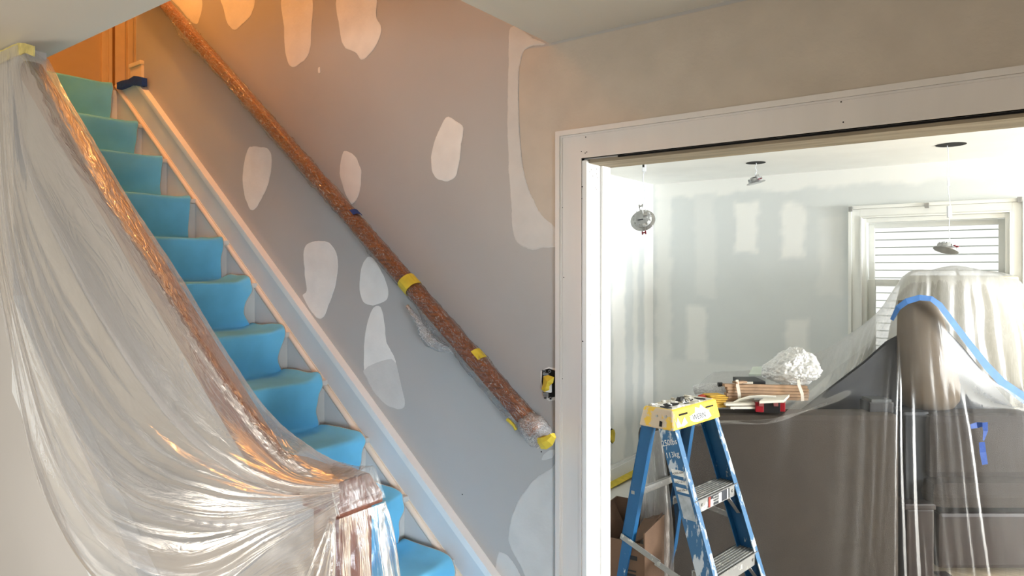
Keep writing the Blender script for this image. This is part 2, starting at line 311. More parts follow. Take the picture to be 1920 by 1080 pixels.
PATCHES = [
    ([(322, -5), (376, -5), (373, 40), (360, 43), (340, 20)], M_mud), ([(417, -8), (474, -8), (473, 25), (455, 45), (440, 57), (427, 45), (420, 20)], M_mud),
    ([(530, -8), (583, -8), (585, 50), (580, 100), (560, 122), (545, 125), (535, 100), (532, 50)], M_mud),
    ([(634, -8), (702, -8), (706, 30), (716, 55), (703, 90), (680, 113), (665, 98), (645, 88), (636, 50)], M_mud),
    ([(465, 280), (490, 275), (508, 285), (509, 320), (498, 360), (475, 395), (460, 372), (455, 330)], M_mud),
    ([(643, 286), (655, 284), (668, 295), (678, 320), (675, 360), (662, 383), (648, 365), (637, 325)], M_mud),
    ([(835, 221), (855, 225), (869, 240), (866, 270), (858, 325), (840, 340), (815, 332), (808, 300), (815, 265)], M_mud),
    ([(571, 465), (590, 452), (618, 455), (633, 480), (633, 520), (622, 560), (605, 597), (588, 590), (568, 556), (575, 545), (571, 510)], M_mud),
    ([(690, 481), (705, 490), (725, 530), (727, 560), (700, 573), (680, 565), (674, 535), (678, 500)], M_mud),
    ([(700, 576), (715, 576), (722, 610), (725, 640), (738, 665), (742, 685), (720, 705), (685, 700), (683, 640), (690, 600)], M_mud),
    ([(684, 690), (735, 672), (750, 710), (759, 762), (732, 764), (706, 742), (690, 715)], M_mud2),
    ([(1056, 876), (1030, 880), (1000, 900), (970, 940), (955, 985), (955, 1020), (975, 1060), (1000, 1100), (1056, 1100)], M_mud2),
    ([(932, 1040), (950, 1040), (968, 1062), (985, 1095), (990, 1120), (932, 1120)], M_mud2),
    ([(958, 50), (1000, 70), (1024, 84), (985, 94), (973, 150), (975, 250), (985, 330), (1012, 395), (1050, 435), (1052, 462), (1020, 466), (990, 468), (964, 445), (958, 380), (951, 250), (953, 130)], M_mud2),
    ([(972, 360), (990, 362), (1012, 395), (1045, 440), (1044, 462), (1010, 460), (990, 430), (970, 395)], M_mud2),
    ([(597, 127), (601, 126), (601, 137), (597, 137)], M_mud), ([(466, 278), (470, 275), (470, 284), (466, 285)], M_mud), ([(1022, 848), (1040, 842), (1036, 858), (1016, 862)], M_mud2)]
for k_, (p_, m_) in enumerate(PATCHES): patch(p_, m_, .0010 + .00025 * (k_ % 8), rim=.002 if k_ >= 15 else .007)
nb = bmesh.new()
for x, y in ((867, 927), (1015, 847), (812, 296)):
    p = onY(x, y, D); tube(nb, [p + Vector((0, -.001, 0)), p], .003, 6)
h = obj('nail_dimple', nb, M_dark, wall_right); h['kind'] = 'stuff'

# ================================================================== STAIRS
st = thing('staircase', 'white painted staircase climbing left along the grey wall under a blue runner', 'staircase', (-3.3, 1.7, 0))
Y0, Y1 = 1.1, 2.218
M_step = mat('step_paint', S(214, 214, 210), .5, .03)
for i in range(1, len(NOS)):
    x, z = NOS[i]; xb = NOS[i - 1][0] - .028; obj('tread', box((xb - .03, Y0, z - .03), (x, Y1, z - .002), .008), M_step, st)
for i in range(len(NOS)):
    x, z = NOS[i]; zl = NOS[i + 1][1] if i + 1 < len(NOS) else 0
    obj('riser', box((x - .05, Y0, zl - .004), (x - .03, Y1, z - .03)), M_step, st)
bm = bmesh.new()   # outer stringer on the open side
top = [(-5.28, 2.70)] + [(-3.2, 1.40 + .10), (-1.60, .22)]
prism(bm, [(-3.2, 1.085, 1.50), (-1.58, 1.085, .22), (-1.58, 1.085, .0), (-1.75, 1.085, .0), (-3.2, 1.085, 1.12)], (0, -.09, 0)); obj('outer_stringer', bm, M_skirt, st)
# skirt board along the wall: flat board, bead, cap moulding
sk = bpy.data.objects.new('trim_2', None); C.objects.link(sk); sk.location = (-3.3, D, 0); struct(sk, 'long white skirt board with moulded cap climbing beside the blue stairs')
cA, cB = onY(262, 146, D), onY(940, 1080, D); bA, bB = onY(229, 170, D), onY(866, 1080, D)
def lerpx(A, B, x): t = (x - A.x) / (B.x - A.x); return A.z + (B.z - A.z) * t
X0, X1 = -5.12, -1.45
def slopeband(name, A, B, lo, hi, y, th, m, x0=X0, x1=X1, xtop=None):
    b = bmesh.new(); prism(b, [(x0, y, lerpx(A, B, x0) + lo), (x1, y, lerpx(A, B, x1) + lo), (x1, y, lerpx(A, B, x1) + hi), (xtop if xtop else x0, y, lerpx(A, B, xtop if xtop else x0) + hi)], (0, -th, 0)); return obj(name, b, m, sk)
xe = cA.x
b = bmesh.new(); prism(b, [(X0, D, 2.86), (X0, D, 1.9), (-2.7, D, 0), (-1.45, D, 0), (-1.45, D, lerpx(cA, cB, -1.45) - .01), (xe, D, lerpx(cA, cB, xe) - .01), (xe - .012, D, 2.87)], (0, -.02, 0)); obj('skirt_board', b, M_skirt, sk)
slopeband('cap_moulding', cA, cB, -.062, -.052, D, .026, M_trimw, x0=xe); slopeband('cap_moulding', cA, cB, -.05, -.022, D, .034, M_trimw, x0=xe); slopeband('cap_moulding', cA, cB, -.02, 0, D, .044, M_trimw, x0=xe)
bm = bmesh.new(); n_ = 30; tube(bm, [(X0 + (X1 - X0) * i / n_, D - .02, lerpx(bA, bB, X0 + (X1 - X0) * i / n_) + .004) for i in range(n_ + 1)], .017, 10); obj('bead', bm, M_bead, sk, smooth=True)
slopeband('bead_fillet', bA, bB, .015, .032, D, .024, M_bead)

# blue cloth runner
def runner():
    path = []   # (x, z, nx, nz) going down the stairs
    x, z = NOS[0]; path += [(x - .5, z + .004, 0, 1)]
    segs = []
    for i in range(len(NOS)):
        x, z = NOS[i]; zl = NOS[i + 1][1] if i + 1 < len(NOS) else .0
        if i > 0:
            xb = NOS[i - 1][0] - .016; L = x - xb
            for k in range(0, 5): segs.append((xb + L * (k + .25) / 5.2, z + .005, 0, 1, i, 't', k / 5))
        else:
            for k in range(4): segs.append((x - .3 + .28 * k / 3.3, z + .005, 0, 1, i, 't', 1))
        for a in (80, 45, 10, -20): segs.append((x - .010 + .018 * math.cos(math.radians(a)), z - .012 + .018 * math.sin(math.radians(a)), math.cos(math.radians(a)), math.sin(math.radians(a)), i, 'n', 1))
        for k in range(1, 7):
            f = k / 6; segs.append((x + .006 - .026 * min(1, f * 1.4) + .006 * math.sin(f * 3.1), (z - .03) + (zl + .014 - z + .03) * f, 1, 0, i, 'r', f))
    nv = len(segs); ny = 40; V = []; Fc = []
    for a, (x, z, nx, nz, i, kind, f) in enumerate(segs):
        for j in range(ny + 1):
            t = j / ny; w = .022 * fnoise(i * 3.1 + (f if kind == 'r' else 0) * 1.5, 4) + .008 * fnoise(a * .8, 9)
            edge = 2.185 - (.028 if 5 <= i <= 9 else .012) + w
            if kind == 'r': edge -= .03 * math.sin(f * math.pi) * (1 if i >= 5 else .35)
            y = 1.12 + (edge - 1.12) * t
            wob = .008 * fnoise(y * 4 + i * 7, a * .35) + .004 * fnoise(y * 11 + i * 7, a * .9)
            c = max(0, (t - .93) / .07) ** 1.6 * (.035 if i >= 5 else .015) * (1 + fnoise(a * .6, 2))     # the free edge curls up
            dz = (-.02 * max(0, 1 - abs(z - 0))) * 0
            V.append((x + nx * (wob + c), y, z + nz * (abs(wob) * .6 + c)))
    for a in range(nv - 1):
        for j in range(ny):
            q = a * (ny + 1) + j; Fc.append((q, q + 1, q + ny + 2, q + ny + 1))
    me = bpy.data.meshes.new('stair_runner'); me.from_pydata(V, [], Fc)
    o = obj('stair_runner', me, [M_cloth, M_clothedge], None, smooth=True)
    md = o.modifiers.new('thick', 'SOLIDIFY'); md.thickness = .004; md.offset = 1; md.material_offset_rim = 1; md.use_rim = True
    md = o.modifiers.new('sub', 'SUBSURF'); md.levels = 1; md.render_levels = 1
    return tag(o, 'bright blue cloth runner covering the treads and risers of the stairs', 'stair runner')
runner()

# baseboard stub and blue tape at the head of the skirt
bs = thing('baseboard_stub', 'short cream baseboard end standing above the top of the stair skirt', 'baseboard', onY(262, 148, D))
p0, p1 = onY(249, 148, D), onY(270, 148, D); zt = onY(262, 117, D).z; zb = 2.86
obj('board', box((p0.x, D - .018, zb), (p1.x, D + .001, zt - .03), .002), M_ctrim, bs); obj('cap', box((p0.x - .004, D - .028, zt - .03), (p1.x + .004, D + .001, zt), .006), M_ctrim, bs)
bm = bmesh.new(); Pt = [onY(x, y, D - .035) for x, y in ((224, 162), (232, 159), (246, 155), (256, 152), (264, 153), (271, 154))]
hw = [.022, .022, .02, .03, .034, .028]
ring = []
for i, p in enumerate(Pt):
    for s_ in (-1, 1):
        for k, dy in ((0, .03), (1, -.006)): ring.append(p + Vector((.008 * fnoise(i, s_), dy - .012, s_ * hw[i] * (1 + .3 * fnoise(i * 2.3, s_)))))
for i in range(len(Pt) - 1): hexa(bm, [ring[i * 4 + 0], ring[i * 4 + 1], ring[i * 4 + 3], ring[i * 4 + 2], ring[i * 4 + 4], ring[i * 4 + 5], ring[i * 4 + 7], ring[i * 4 + 6]])
tag(obj('painters_tape', bm, M_blue), 'dark blue tape stuck across the upper end of the stair skirt board', 'tape')

# ================================================================== NEAR RAILING
RY = 1.06
rl = thing('stair_railing', 'dark brown wooden handrail with square newel post under clear plastic sheeting', 'railing', (-1.285, RY, 0))
rp = [onY(x, y, RY) for x, y in ((60, 128), (196, 360), (306, 540), (408, 709), (505, 826))]
A_ = Vector((-3.21, RY, 0)); dxz = (rp[3].z - rp[1].z) / (rp[3].x - rp[1].x); z_at = lambda x: rp[1].z + dxz * (x - rp[1].x)
pts = [Vector((-3.2 + i * (1.62) / 12, RY, z_at(-3.2 + i * 1.62 / 12))) for i in range(13)]
last = pts[-1]; ZN = 1.085; print('RAILEND', last, rp)
pts += [Vector((-1.52, RY, max(ZN, last.z - .05))), Vector((-1.45, RY, ZN + .005)), Vector((-1.36, RY, ZN)), Vector((-1.30, RY, ZN))]
obj('handrail', tube(bmesh.new(), pts, 1, 20, (0, 0, 1), prof=(.037, .041)), M_rail2, rl, smooth=True)
NX0, NX1, NY0, NY1 = -1.342, -1.222, 1.0, 1.12
bm = box((NX0 + .012, NY0 + .012, 0), (NX1 - .012, NY1 - .012, 1.08), .004); obj('newel_post', bm, M_rail2, rl)
bm = bmesh.new(); hexa(bm, [(NX0 - .004, NY0 - .004, 1.075), (NX1 + .004, NY0 - .004, 1.075), (NX1 + .004, NY1 + .004, 1.075), (NX0 - .004, NY1 + .004, 1.075), (NX0 + .012, NY0 + .012, 1.118), (NX1 - .022, NY0 + .012, 1.118), (NX1 - .022, NY1 - .012, 1.118), (NX0 + .012, NY1 - .012, 1.118)])
addbox(bm, (NX0 - .006, NY0 - .006, 1.05), (NX1 + .006, NY1 + .006, 1.076), .004); obj('newel_cap', bm, M_rail2, rl)
bm = bmesh.new(); prism(bm, [(-3.2, RY - .012, .9), (-1.36, RY - .012, .0), (-1.36, RY - .012, 1.04), (-1.55, RY - .012, z_at(-1.58) - .04), (-3.2, RY - .012, z_at(-3.2) - .04)], (0, .024, 0)); o = obj('infill_panel', bm, mat('panel_grey', S(158, 162, 166), .7, .03), rl); o['label'] = 'grey board closing the space below the handrail'

# ================================================================== WALL HANDRAIL, wrapped
HY = D - .075
wr = thing('wall_handrail', 'brown handrail wrapped in clear film and mounted on the grey stair wall', 'handrail', onY(1005, 805, HY))
q0, q1 = onY(322, 22, HY), onY(1006, 806, HY); dirn = (q1 - q0).normalized(); q0 = q0 - dirn * .55; LEN = (q1 - q0).length
P_ = lambda s_: q0 + dirn * s_
obj('rail', tube(bmesh.new(), [P_(LEN * i / 20) for i in range(21)], 1, 20, (0, 0, 1), prof=(.027, .034)), M_rail, wr, smooth=True)
M_film = plastic('film_wrap', -.08, (.95, .93, .9, 1), .8, 6, .05, .15, (3.2, 1.6, 1), vary=.75, det=3, cw=.02)
def film_r(i, a):
    s_ = i / 520; x = s_ * LEN
    bulge = .036 + .006 * fnoise(x * 3, 1) + .008 * fnoise(x * 9, math.cos(a) * 1.5, math.sin(a) * 1.5) + .004 * fnoise(x * 30, math.cos(a) * 3, math.sin(a) * 3)
    low = max(0, -math.sin(a)) * (.022 * max(0, fnoise(x * 1.7 + 3, 5) + .3) + (.03 if abs(x - sag) < .12 else 0) * (1 - abs(x - sag) / .12))
    pinch = 1
    for t_ in tapes: pinch = min(pinch, .86 + abs(x - t_) * 2.5)
    crz = abs(fnoise(x * 11, math.cos(a) * 2.2, math.sin(a) * 2.2 + x * 3)) + .5 * abs(fnoise(x * 26, math.cos(a) * 4, math.sin(a) * 4))
    return max(.0375, (bulge + low) * min(1, pinch) * 1.08) + .008 * (1 - min(1, crz * 3.5)) * min(1, pinch) * .6
def s_of(x, y): p = onY(x, y, HY); return (p - q0).dot(dirn)
tapes = [s_of(766, 540)]; sag = s_of(808, 625)
fm = tube(bmesh.new(), [P_(LEN * i / 520) for i in range(521)], film_r, 40, (0, 0, 1), cap=False)
def uv_tube(o, seg, n, su, sv):
    me = o.data; uv = me.uv_layers.new(name='UVMap')
    for l in me.loops: uv.data[l.index].uv = ((l.vertex_index // seg) / n * su, abs((l.vertex_index % seg) / seg - .5) * 2 * sv)
fo = obj('film_wrap', fm, M_film, wr, smooth=True); uv_tube(fo, 40, 520, 4, 1)
def band(x, y, wid, m, label, r=.041, rng=(0, 1), n=16):
    s0 = s_of(x, y); b = bmesh.new(); rings = []
    u = Vector((0, 0, 1)); u = (u - dirn * u.dot(dirn)).normalized(); v = dirn.cross(u)
    for k, off in enumerate((-wid / 2, wid / 2)):
        for rr in (r, r + .0025):
            rings.append([b.verts.new(P_(s0 + off + .004 * math.sin(2 * math.pi * (rng[0] + (rng[1] - rng[0]) * j / n))) + (v * math.cos(2 * math.pi * (rng[0] + (rng[1] - rng[0]) * j / n)) + u * math.sin(2 * math.pi * (rng[0] + (rng[1] - rng[0]) * j / n))) * rr * (1 + .05 * fnoise(j * 1.3, k))) for j in range(n + 1)])
    for j in range(n):
        for a, c in ((1, 3), (0, 1), (2, 3), (0, 2)): b.faces.new((rings[a][j], rings[a][j + 1], rings[c][j + 1], rings[c][j]))
    bmesh.ops.recalc_face_normals(b, faces=b.faces[:]); o = obj('tape_band', b, m, wr); o['label'] = label; return o
band(766, 538, .062, M_yellow, 'yellow tape band around the film'); band(478, 216, .05, M_yellow, 'small yellow tape piece', .043, (.42, .72), 6); band(360, 74, .05, M_yellow, 'small yellow tape piece', .043, (.45, .72), 6)
band(663, 404, .035, M_blue, 'small blue tape piece', .044, (.15, .36), 6); band(894, 671, .05, M_yellow, 'pale yellow tape piece', .043, (.12, .3), 6)
# bunched film and tape around the lower end
kb = bmesh.new(); bmesh.ops.create_icosphere(kb, subdivisions=5, radius=1)
ce = onY(1003, 806, HY)
for v in kb.verts:
    n = v.co.normalized(); v.co = ce + (dirn * n.dot(dirn) * .075 + (n - dirn * n.dot(dirn)) * .052) * (1 + .10 * fnoise(n.x * 2, n.y * 2, n.z * 2) + .07 * abs(fnoise(n.x * 5 + n.z * 4, n.y * 5, n.z * 9 - n.x * 5)) * 2)
M_bunch = plastic('film_bunched', .22, (.95, .93, .92, 1), .4, 7, .05, .25, vary=.45)
me_ = bpy.data.meshes.new('film_bunch'); kb.to_mesh(me_); kb.free(); uv = me_.uv_layers.new(name='UVMap')
for l in me_.loops: c = me_.vertices[l.vertex_index].co - ce; uv.data[l.index].uv = (c.dot(dirn) * 9, math.atan2(c.z, c.y) * .6)
obj('film_bunch', me_, M_bunch, wr, smooth=True)
bm = bmesh.new(); tube(bm, [onY(x, y, HY - .03) for x, y in ((1014, 828), (1022, 828), (1031, 824), (1038, 816))], lambda i, a: (.022, .024, .02, .012)[i] * (1 + .25 * math.sin(a * 3)), 9); obj('yellow_tape_end', bm, M_yellow, wr)
bm = bmesh.new(); tube(bm, [onY(x, y, HY - .03) for x, y in ((951, 786), (957, 791), (964, 798), (968, 806))], .007, 6); obj('yellow_tape_tail', bm, M_yellow, wr)
# loose loop of film under the rail near the yellow band
lp = bmesh.new(); tube(lp, [onY(x, y, HY - .02) for x, y in ((764, 575), (775, 590), (790, 606), (797, 625), (806, 640), (822, 650), (842, 655), (850, 662))], lambda i, a: (.012, .014, .018, .022, .02, .016, .012, .006)[i] * (1 + .4 * math.sin(a * 2 + i)), 12)
lo_ = obj('film_loop', lp, M_bunch, wr, smooth=True); uv_tube(lo_, 12, 8, 2, .5)

# light switch box with yellow tape
sb = thing('switch_box', 'open black light switch box with yellow tape beside the white casing', 'light switch', onY(1029, 720, D))
b = bmesh.new(); c0 = onY(1017, 692, D); c1 = onY(1043, 748, D)
prism(b, [onY(x, y, D) for x, y in ((1017, 694), (1030, 691), (1042, 695), (1042, 720), (1041, 744), (1030, 746), (1019, 741), (1016, 715))], (0, -.002, 0)); obj('box_opening', b, M_dark, sb)
b = bmesh.new(); prism(b, [onY(x, y, D) for x, y in ((1020, 692), (1029, 688), (1043, 691), (1045, 720), (1044, 750), (1030, 752), (1018, 744), (1014, 716), (1014, 696))], (0, -.0008, 0)); obj('torn_rim', b, M_mud, sb)
me_ = sb.children[-1].data; a_ = me_.attributes.new('w', 'FLOAT', 'POINT'); [setattr(d_, 'value', 1.0) for d_ in a_.data]
for x, y, r_ in ((1021, 696, .006), (1031, 696, .006), (1023, 746, .006), (1033, 747, .006)):
    p = onY(x, y, D - .004); bt = bmesh.new(); tube(bt, [p + Vector((0, -.003, 0)), p], r_, 12); obj('mounting_ear', bt, M_metal, sb)
    bt = bmesh.new(); tube(bt, [p + Vector((0, -.005, 0)), p + Vector((0, -.003, 0))], .0028, 8); obj('screw_head', bt, M_dark, sb)
for ya, yb in ((698, 704), (735, 744)):
    a, c = onY(1021, ya, D), onY(1031, yb, D); obj('yoke', box((a.x, D - .012, c.z), (c.x, D - .004, a.z), .001), M_metal, sb)
a, c = onY(1022, 704, D), onY(1036, 736, D); obj('switch_body', box((a.x, D - .014, c.z), (c.x, D - .003, a.z), .003), M_mudbase, sb)
b = bmesh.new(); g = []
outl = [(1019, 706), (1027, 703), (1039, 707), (1037, 718), (1030, 724), (1030, 731), (1021, 735), (1015, 730), (1018, 720)]
V_ = [b.verts.new(onY(x, y, D - .017)) for x, y in outl]; cv = b.verts.new(onY(1026, 716, D - .034)); cv2 = b.verts.new(onY(1023, 726, D - .03))
for i in range(9): b.faces.new((V_[i], V_[(i + 1) % 9], cv if i not in (4, 5, 6, 7) else cv2))
b.faces.new((V_[4], cv, cv2)); b.faces.new((V_[8], cv2, cv))
V2 = [b.verts.new(onY(x, y, D - .012)) for x, y in outl]
for i in range(9): b.faces.new((V_[i], V2[i], V2[(i + 1) % 9], V_[(i + 1) % 9]))
bmesh.ops.recalc_face_normals(b, faces=b.faces[:]); obj('yellow_tape_cover', b, M_yellow, sb)

# ================================================================== NEAR PLASTIC SHEET
M_tight = plastic('tight_film', -.14, (.93, .90, .87, 1), .5, 7, .015, .25, (.9, 1.6, 1), vary=.42, det=3, cw=.03)
M_sheet = plastic('drop_sheet', .17, (.93, .90, .88, 1), .22, 5, .03, .26, (.35, 2.6, 1), vary=.12)
sh = thing('plastic_sheet', 'large clear plastic sheet draped over the stair railing and newel in the left foreground', 'plastic sheet', (-2.3, 1.0, 0))
def row(spec): return [onY(x, y, Y) for x, y, Y in spec]
rows = [
    row([(92, 112, 1.12), (165, 252, 1.12), (245, 385, 1.12), (336, 525, 1.12), (416, 655, 1.12), (508, 785, 1.12), (602, 862, 1.12), (688, 900, 1.118)]),
    row([(76, 101, 1.10), (150, 221, 1.10), (236, 365, 1.10), (333, 510, 1.10), (414, 643, 1.10), (505, 772, 1.10), (600, 848, 1.105), (689, 886, 1.112)]),
    row([(52, 92, 1.03), (118, 222, 1.012), (205, 370, 1.008), (304, 520, 1.008), (390, 655, 1.008), (482, 782, 1.008), (572, 866, 1.008), (660, 894, 1.04)]),
    row([(34, 84, .985), (78, 235, .985), (170, 372, .985), (280, 545, .985), (372, 680, .985), (462, 806, .985), (545, 886, .985), (637, 905, .986)]),
    row([(18, 90, .965), (45, 300, .94), (120, 480, .93), (240, 680, .92), (335, 790, .92), (440, 862, .93), (545, 905, .955), (637, 915, .984)]),
    row([(4, 96, .955), (18, 340, .91), (62, 560, .88), (150, 760, .86), (260, 880, .86), (400, 930, .88), (530, 940, .93), (637, 923, .982)]),
    row([(-14, 104, .95), (-8, 340, .89), (22, 560, .84), (90, 800, .81), (190, 960, .80), (350, 1010, .84), (515, 975, .91), (637, 930, .980)]),
    row([(-45, 118, .945), (-40, 360, .87), (6, 620, .82), (57, 890, .78), (165, 1095, .77), (330, 1150, .81), (500, 1033, .89), (637, 943, .978)]),
]
def fold1(u, v):
    k = math.sin(min(1, max(0, u)) * math.pi) ** .6; h_ = max(0, (v - .42) / .58)
    if v < .42: return .001 + .002 * fnoise(u * 40 + v * 20, v * 18 - u * 9) + .0012 * fnoise(u * 110, v * 40)
    f = (ridges(v * 5 + .6 * fnoise(u * 1.6, 3), 11, 3) - .35) * .045 + (ridges(v * 13 + .9 * fnoise(u * 1.8, 8), 5, 3) - .35) * .010
    f += .004 * fnoise(u * 7, v * 14, 3) + .0008 * fnoise(u * 30, v * 50, 5)
    return f * k * min(1, h_ * 3)
df = sheet('draped_film', rows, 260, 200, [M_sheet, M_tight], sh, fold1, (6, 3))
for p in df.data.polygons:
    j_, i2 = divmod(p.index, 260)
    if j_ / 200 < .36 + .03 * fnoise(i2 * .06, 3) + .02 * fnoise(i2 * .3, 7) and i2 < 215: p.material_index = 1
# film over the newel: cap cover and pleated skirt
C0 = Vector((NX0 - .006, NY0 - .010, 1.05)); C1 = Vector((NX1 + .010, NY0 - .010, 1.05)); C2 = Vector((NX1 + .010, NY1 + .010, 1.05)); C3 = Vector((NX0, NY1 + .012, 1.05))
def fold2(u, v): return ((ridges(u * 8 + .2 * v, 21, 3) - .4) * .03 * v + .003 * fnoise(u * 14, v * 3) + .0012 * fnoise(u * 30, v * 14)) * min(1, v * 4 + .1)
topr = [C0 + (C1 - C0) * .72, C0 + (C1 - C0) * .86, C1, C1 + (C2 - C1) * .5, C2, C2 + (C3 - C2) * .25]
midr = [onY(604, 1010, .962), onY(620, 1010, .955), C1 + Vector((.02, -.012, -.2)), C1.lerp(C2, .5) + Vector((.035, 0, -.2)), onY(741, 1010, 1.15), C2.lerp(C3, .3) + Vector((0, .03, -.2))]
botr = [onY(545, 1150, .93), onY(585, 1170, .92), C1 + Vector((.05, -.04, -.55)), C1.lerp(C2, .5) + Vector((.09, 0, -.55)), C2 + Vector((.07, .06, -.55)), C2.lerp(C3, .4) + Vector((0, .08, -.55))]
M_skirtfilm = plastic('newel_film', .02, (.93, .91, .9, 1), .22, 4, .03, .18, (2.2, .25, 1), vary=.16)
sheet('newel_film', [topr, midr, botr], 120, 120, M_skirtfilm, sh, fold2, (3, 2))
sheet('lower_film', [row([(440, 1085, .95), (520, 1020, .975), (580, 978, .982), (632, 945, .985)]), row([(450, 1120, .955), (535, 1080, .97), (590, 1060, .975), (625, 1040, .975)]), row([(460, 1170, .955), (540, 1170, .965), (590, 1170, .965), (620, 1170, .965)])], 40, 40, M_sheet, sh, lambda u, v: .003 * fnoise(u * 6, v * 5), (1, 1))
cap = [[Vector((NX0 - .006, NY0 - .010, 1.06)), Vector((NX1 + .010, NY0 - .010, 1.06)), Vector((NX1 + .010, NY0 - .010, 1.06)), Vector((NX1 + .010, NY1 + .01, 1.06))],
       [Vector((NX0, NY0 + .002, 1.127)), Vector((NX1 - .03, NY0 + .004, 1.127)), Vector((NX1 - .014, NY0 + .004, 1.127)), Vector((NX1 - .014, NY1, 1.127))],
       [Vector((NX0, NY1 - .02, 1.130)), Vector((NX1 - .06, NY1 - .02, 1.130)), Vector((NX1 - .05, NY1 - .01, 1.130)), Vector((NX1 - .03, NY1, 1.130))]]
sheet('newel_cap_film', cap, 40, 24, M_skirtfilm, sh, lambda u, v: .001 + .0015 * fnoise(u * 20, v * 20), (2, 1))
# yellow tape that holds the sheet to the ceiling line
tp = bmesh.new()
ty = [(-40, 116), (-15, 112), (5, 108), (22, 97), (34, 90), (46, 90), (62, 97)]
up_ = [onY(x, y - 12 - 3 * math.sin(i), .985) for i, (x, y) in enumerate(ty)]; lo2 = [onY(x, y + 10 + 3 * math.sin(i * 2), .98) for i, (x, y) in enumerate(ty)]
for i in range(len(ty) - 1): hexa(tp, [lo2[i], lo2[i + 1], lo2[i + 1] + Vector((0, .006, 0)), lo2[i] + Vector((0, .006, 0)), up_[i], up_[i + 1], up_[i + 1] + Vector((0, .006, 0)), up_[i] + Vector((0, .006, 0))])
o = obj('tape_strip', tp, mat('yellow_tape_pale', S(206, 192, 122), .6, .1, 30, .3, 40), sh); o['label'] = 'crumpled yellow tape strip'

# ================================================================== REAR ROOM
# window in the rear wall
wn = bpy.data.objects.new('window_1', None); C.objects.link(wn); wn.location = ((WX0 + WX1) / 2, FY, WZ0); struct(wn, 'white double hung window in the rear wall')
def frame(name, x0, x1, z0, z1, w, y, th, m, bev=.002):
    b = bmesh.new(); addbox(b, (x0, y - th, z0), (x0 + w, y, z1), bev); addbox(b, (x1 - w, y - th, z0), (x1, y, z1), bev); addbox(b, (x0 + w, y - th, z1 - w), (x1 - w, y, z1), bev); addbox(b, (x0 + w, y - th, z0), (x1 - w, y, z0 + w), bev); return obj(name, b, m, wn)
M_wtrim = mat('window_trim', S(236, 237, 232), .5, .01)
OX0, OX1, OZ1 = -.943, .048, 2.042
frame('window_frame', OX0, OX1, .62, OZ1, .022, FY, .034, M_wtrim); frame('window_frame', OX0 + .023, OX1 - .023, .64, OZ1 - .023, .05, FY, .02, M_wtrim)
frame('window_frame', OX0 + .074, OX1 - .074, .69, OZ1 - .074, .012, FY, .03, M_wtrim); frame('window_jamb', WX0, WX1, WZ0, WZ1, .03, FY + .05, .06, M_wtrim)
frame('upper_sash', WX0 + .03, WX1 - .03, 1.50, WZ1 - .03, .035, FY + .10, .03, M_wtrim); frame('lower_sash', WX0 + .03, WX1 - .03, WZ0 + .03, 1.535, .045, FY + .07, .03, M_wtrim)
mg = bpy.data.materials.new('window_glass'); mg.use_nodes = True; nt = mg.node_tree; g1 = nt.nodes.new('ShaderNodeBsdfTransparent'); g2 = nt.nodes.new('ShaderNodeBsdfGlossy'); g2.inputs['Roughness'].default_value = .02; mx = nt.nodes.new('ShaderNodeMixShader'); mx.inputs[0].default_value = .05
nt.links.new(g1.outputs[0], mx.inputs[1]); nt.links.new(g2.outputs[0], mx.inputs[2]); nt.links.new(mx.outputs[0], nt.nodes['Material Output'].inputs[0])
obj('pane', box((WX0 + .06, FY + .082, 1.53), (WX1 - .06, FY + .086, WZ1 - .06)), mg, wn); obj('pane', box((WX0 + .07, FY + .052, WZ0 + .07), (WX1 - .07, FY + .056, 1.5)), mg, wn)
for x, y in ((1595, 392), (1738, 385), (1912, 374)):
    p = onY(x, y, FY - .036); obj('curtain_bracket', box((p.x - .012, p.y - .012, p.z - .018), (p.x + .012, p.y + .004, p.z + .016), .002), M_metal, wn)
# neighbour's clapboard wall beyond the window
nh = thing('neighbour_house', 'sunlit white clapboard house wall seen through the rear window', 'house', (0, 10.2, 0))
M_clap = mat('clapboard_white', S(245, 245, 243), .6, .01)
obj('wall_sheathing', box((-6, 10.2, 0), (5, 10.4, 6.4)), M_clap, nh)
cl = bmesh.new(); hexa(cl, [(-5.2, 10.175, 0), (4.2, 10.175, 0), (4.2, 10.2, 0), (-5.2, 10.2, 0), (-5.2, 10.192, .104), (4.2, 10.192, .104), (4.2, 10.2, .104), (-5.2, 10.2, .104)])
c0_ = obj('clapboard', cl, M_clap, nh)
for k in range(1, 56):
    o = c0_.copy(); C.objects.link(o); o.parent = nh; o.location.z += k * .1
struct(obj('ground', box((-14, FY + .2, -.4), (14, 14, -.3)), mat('ground_green', S(120, 130, 100), .9, .1)))

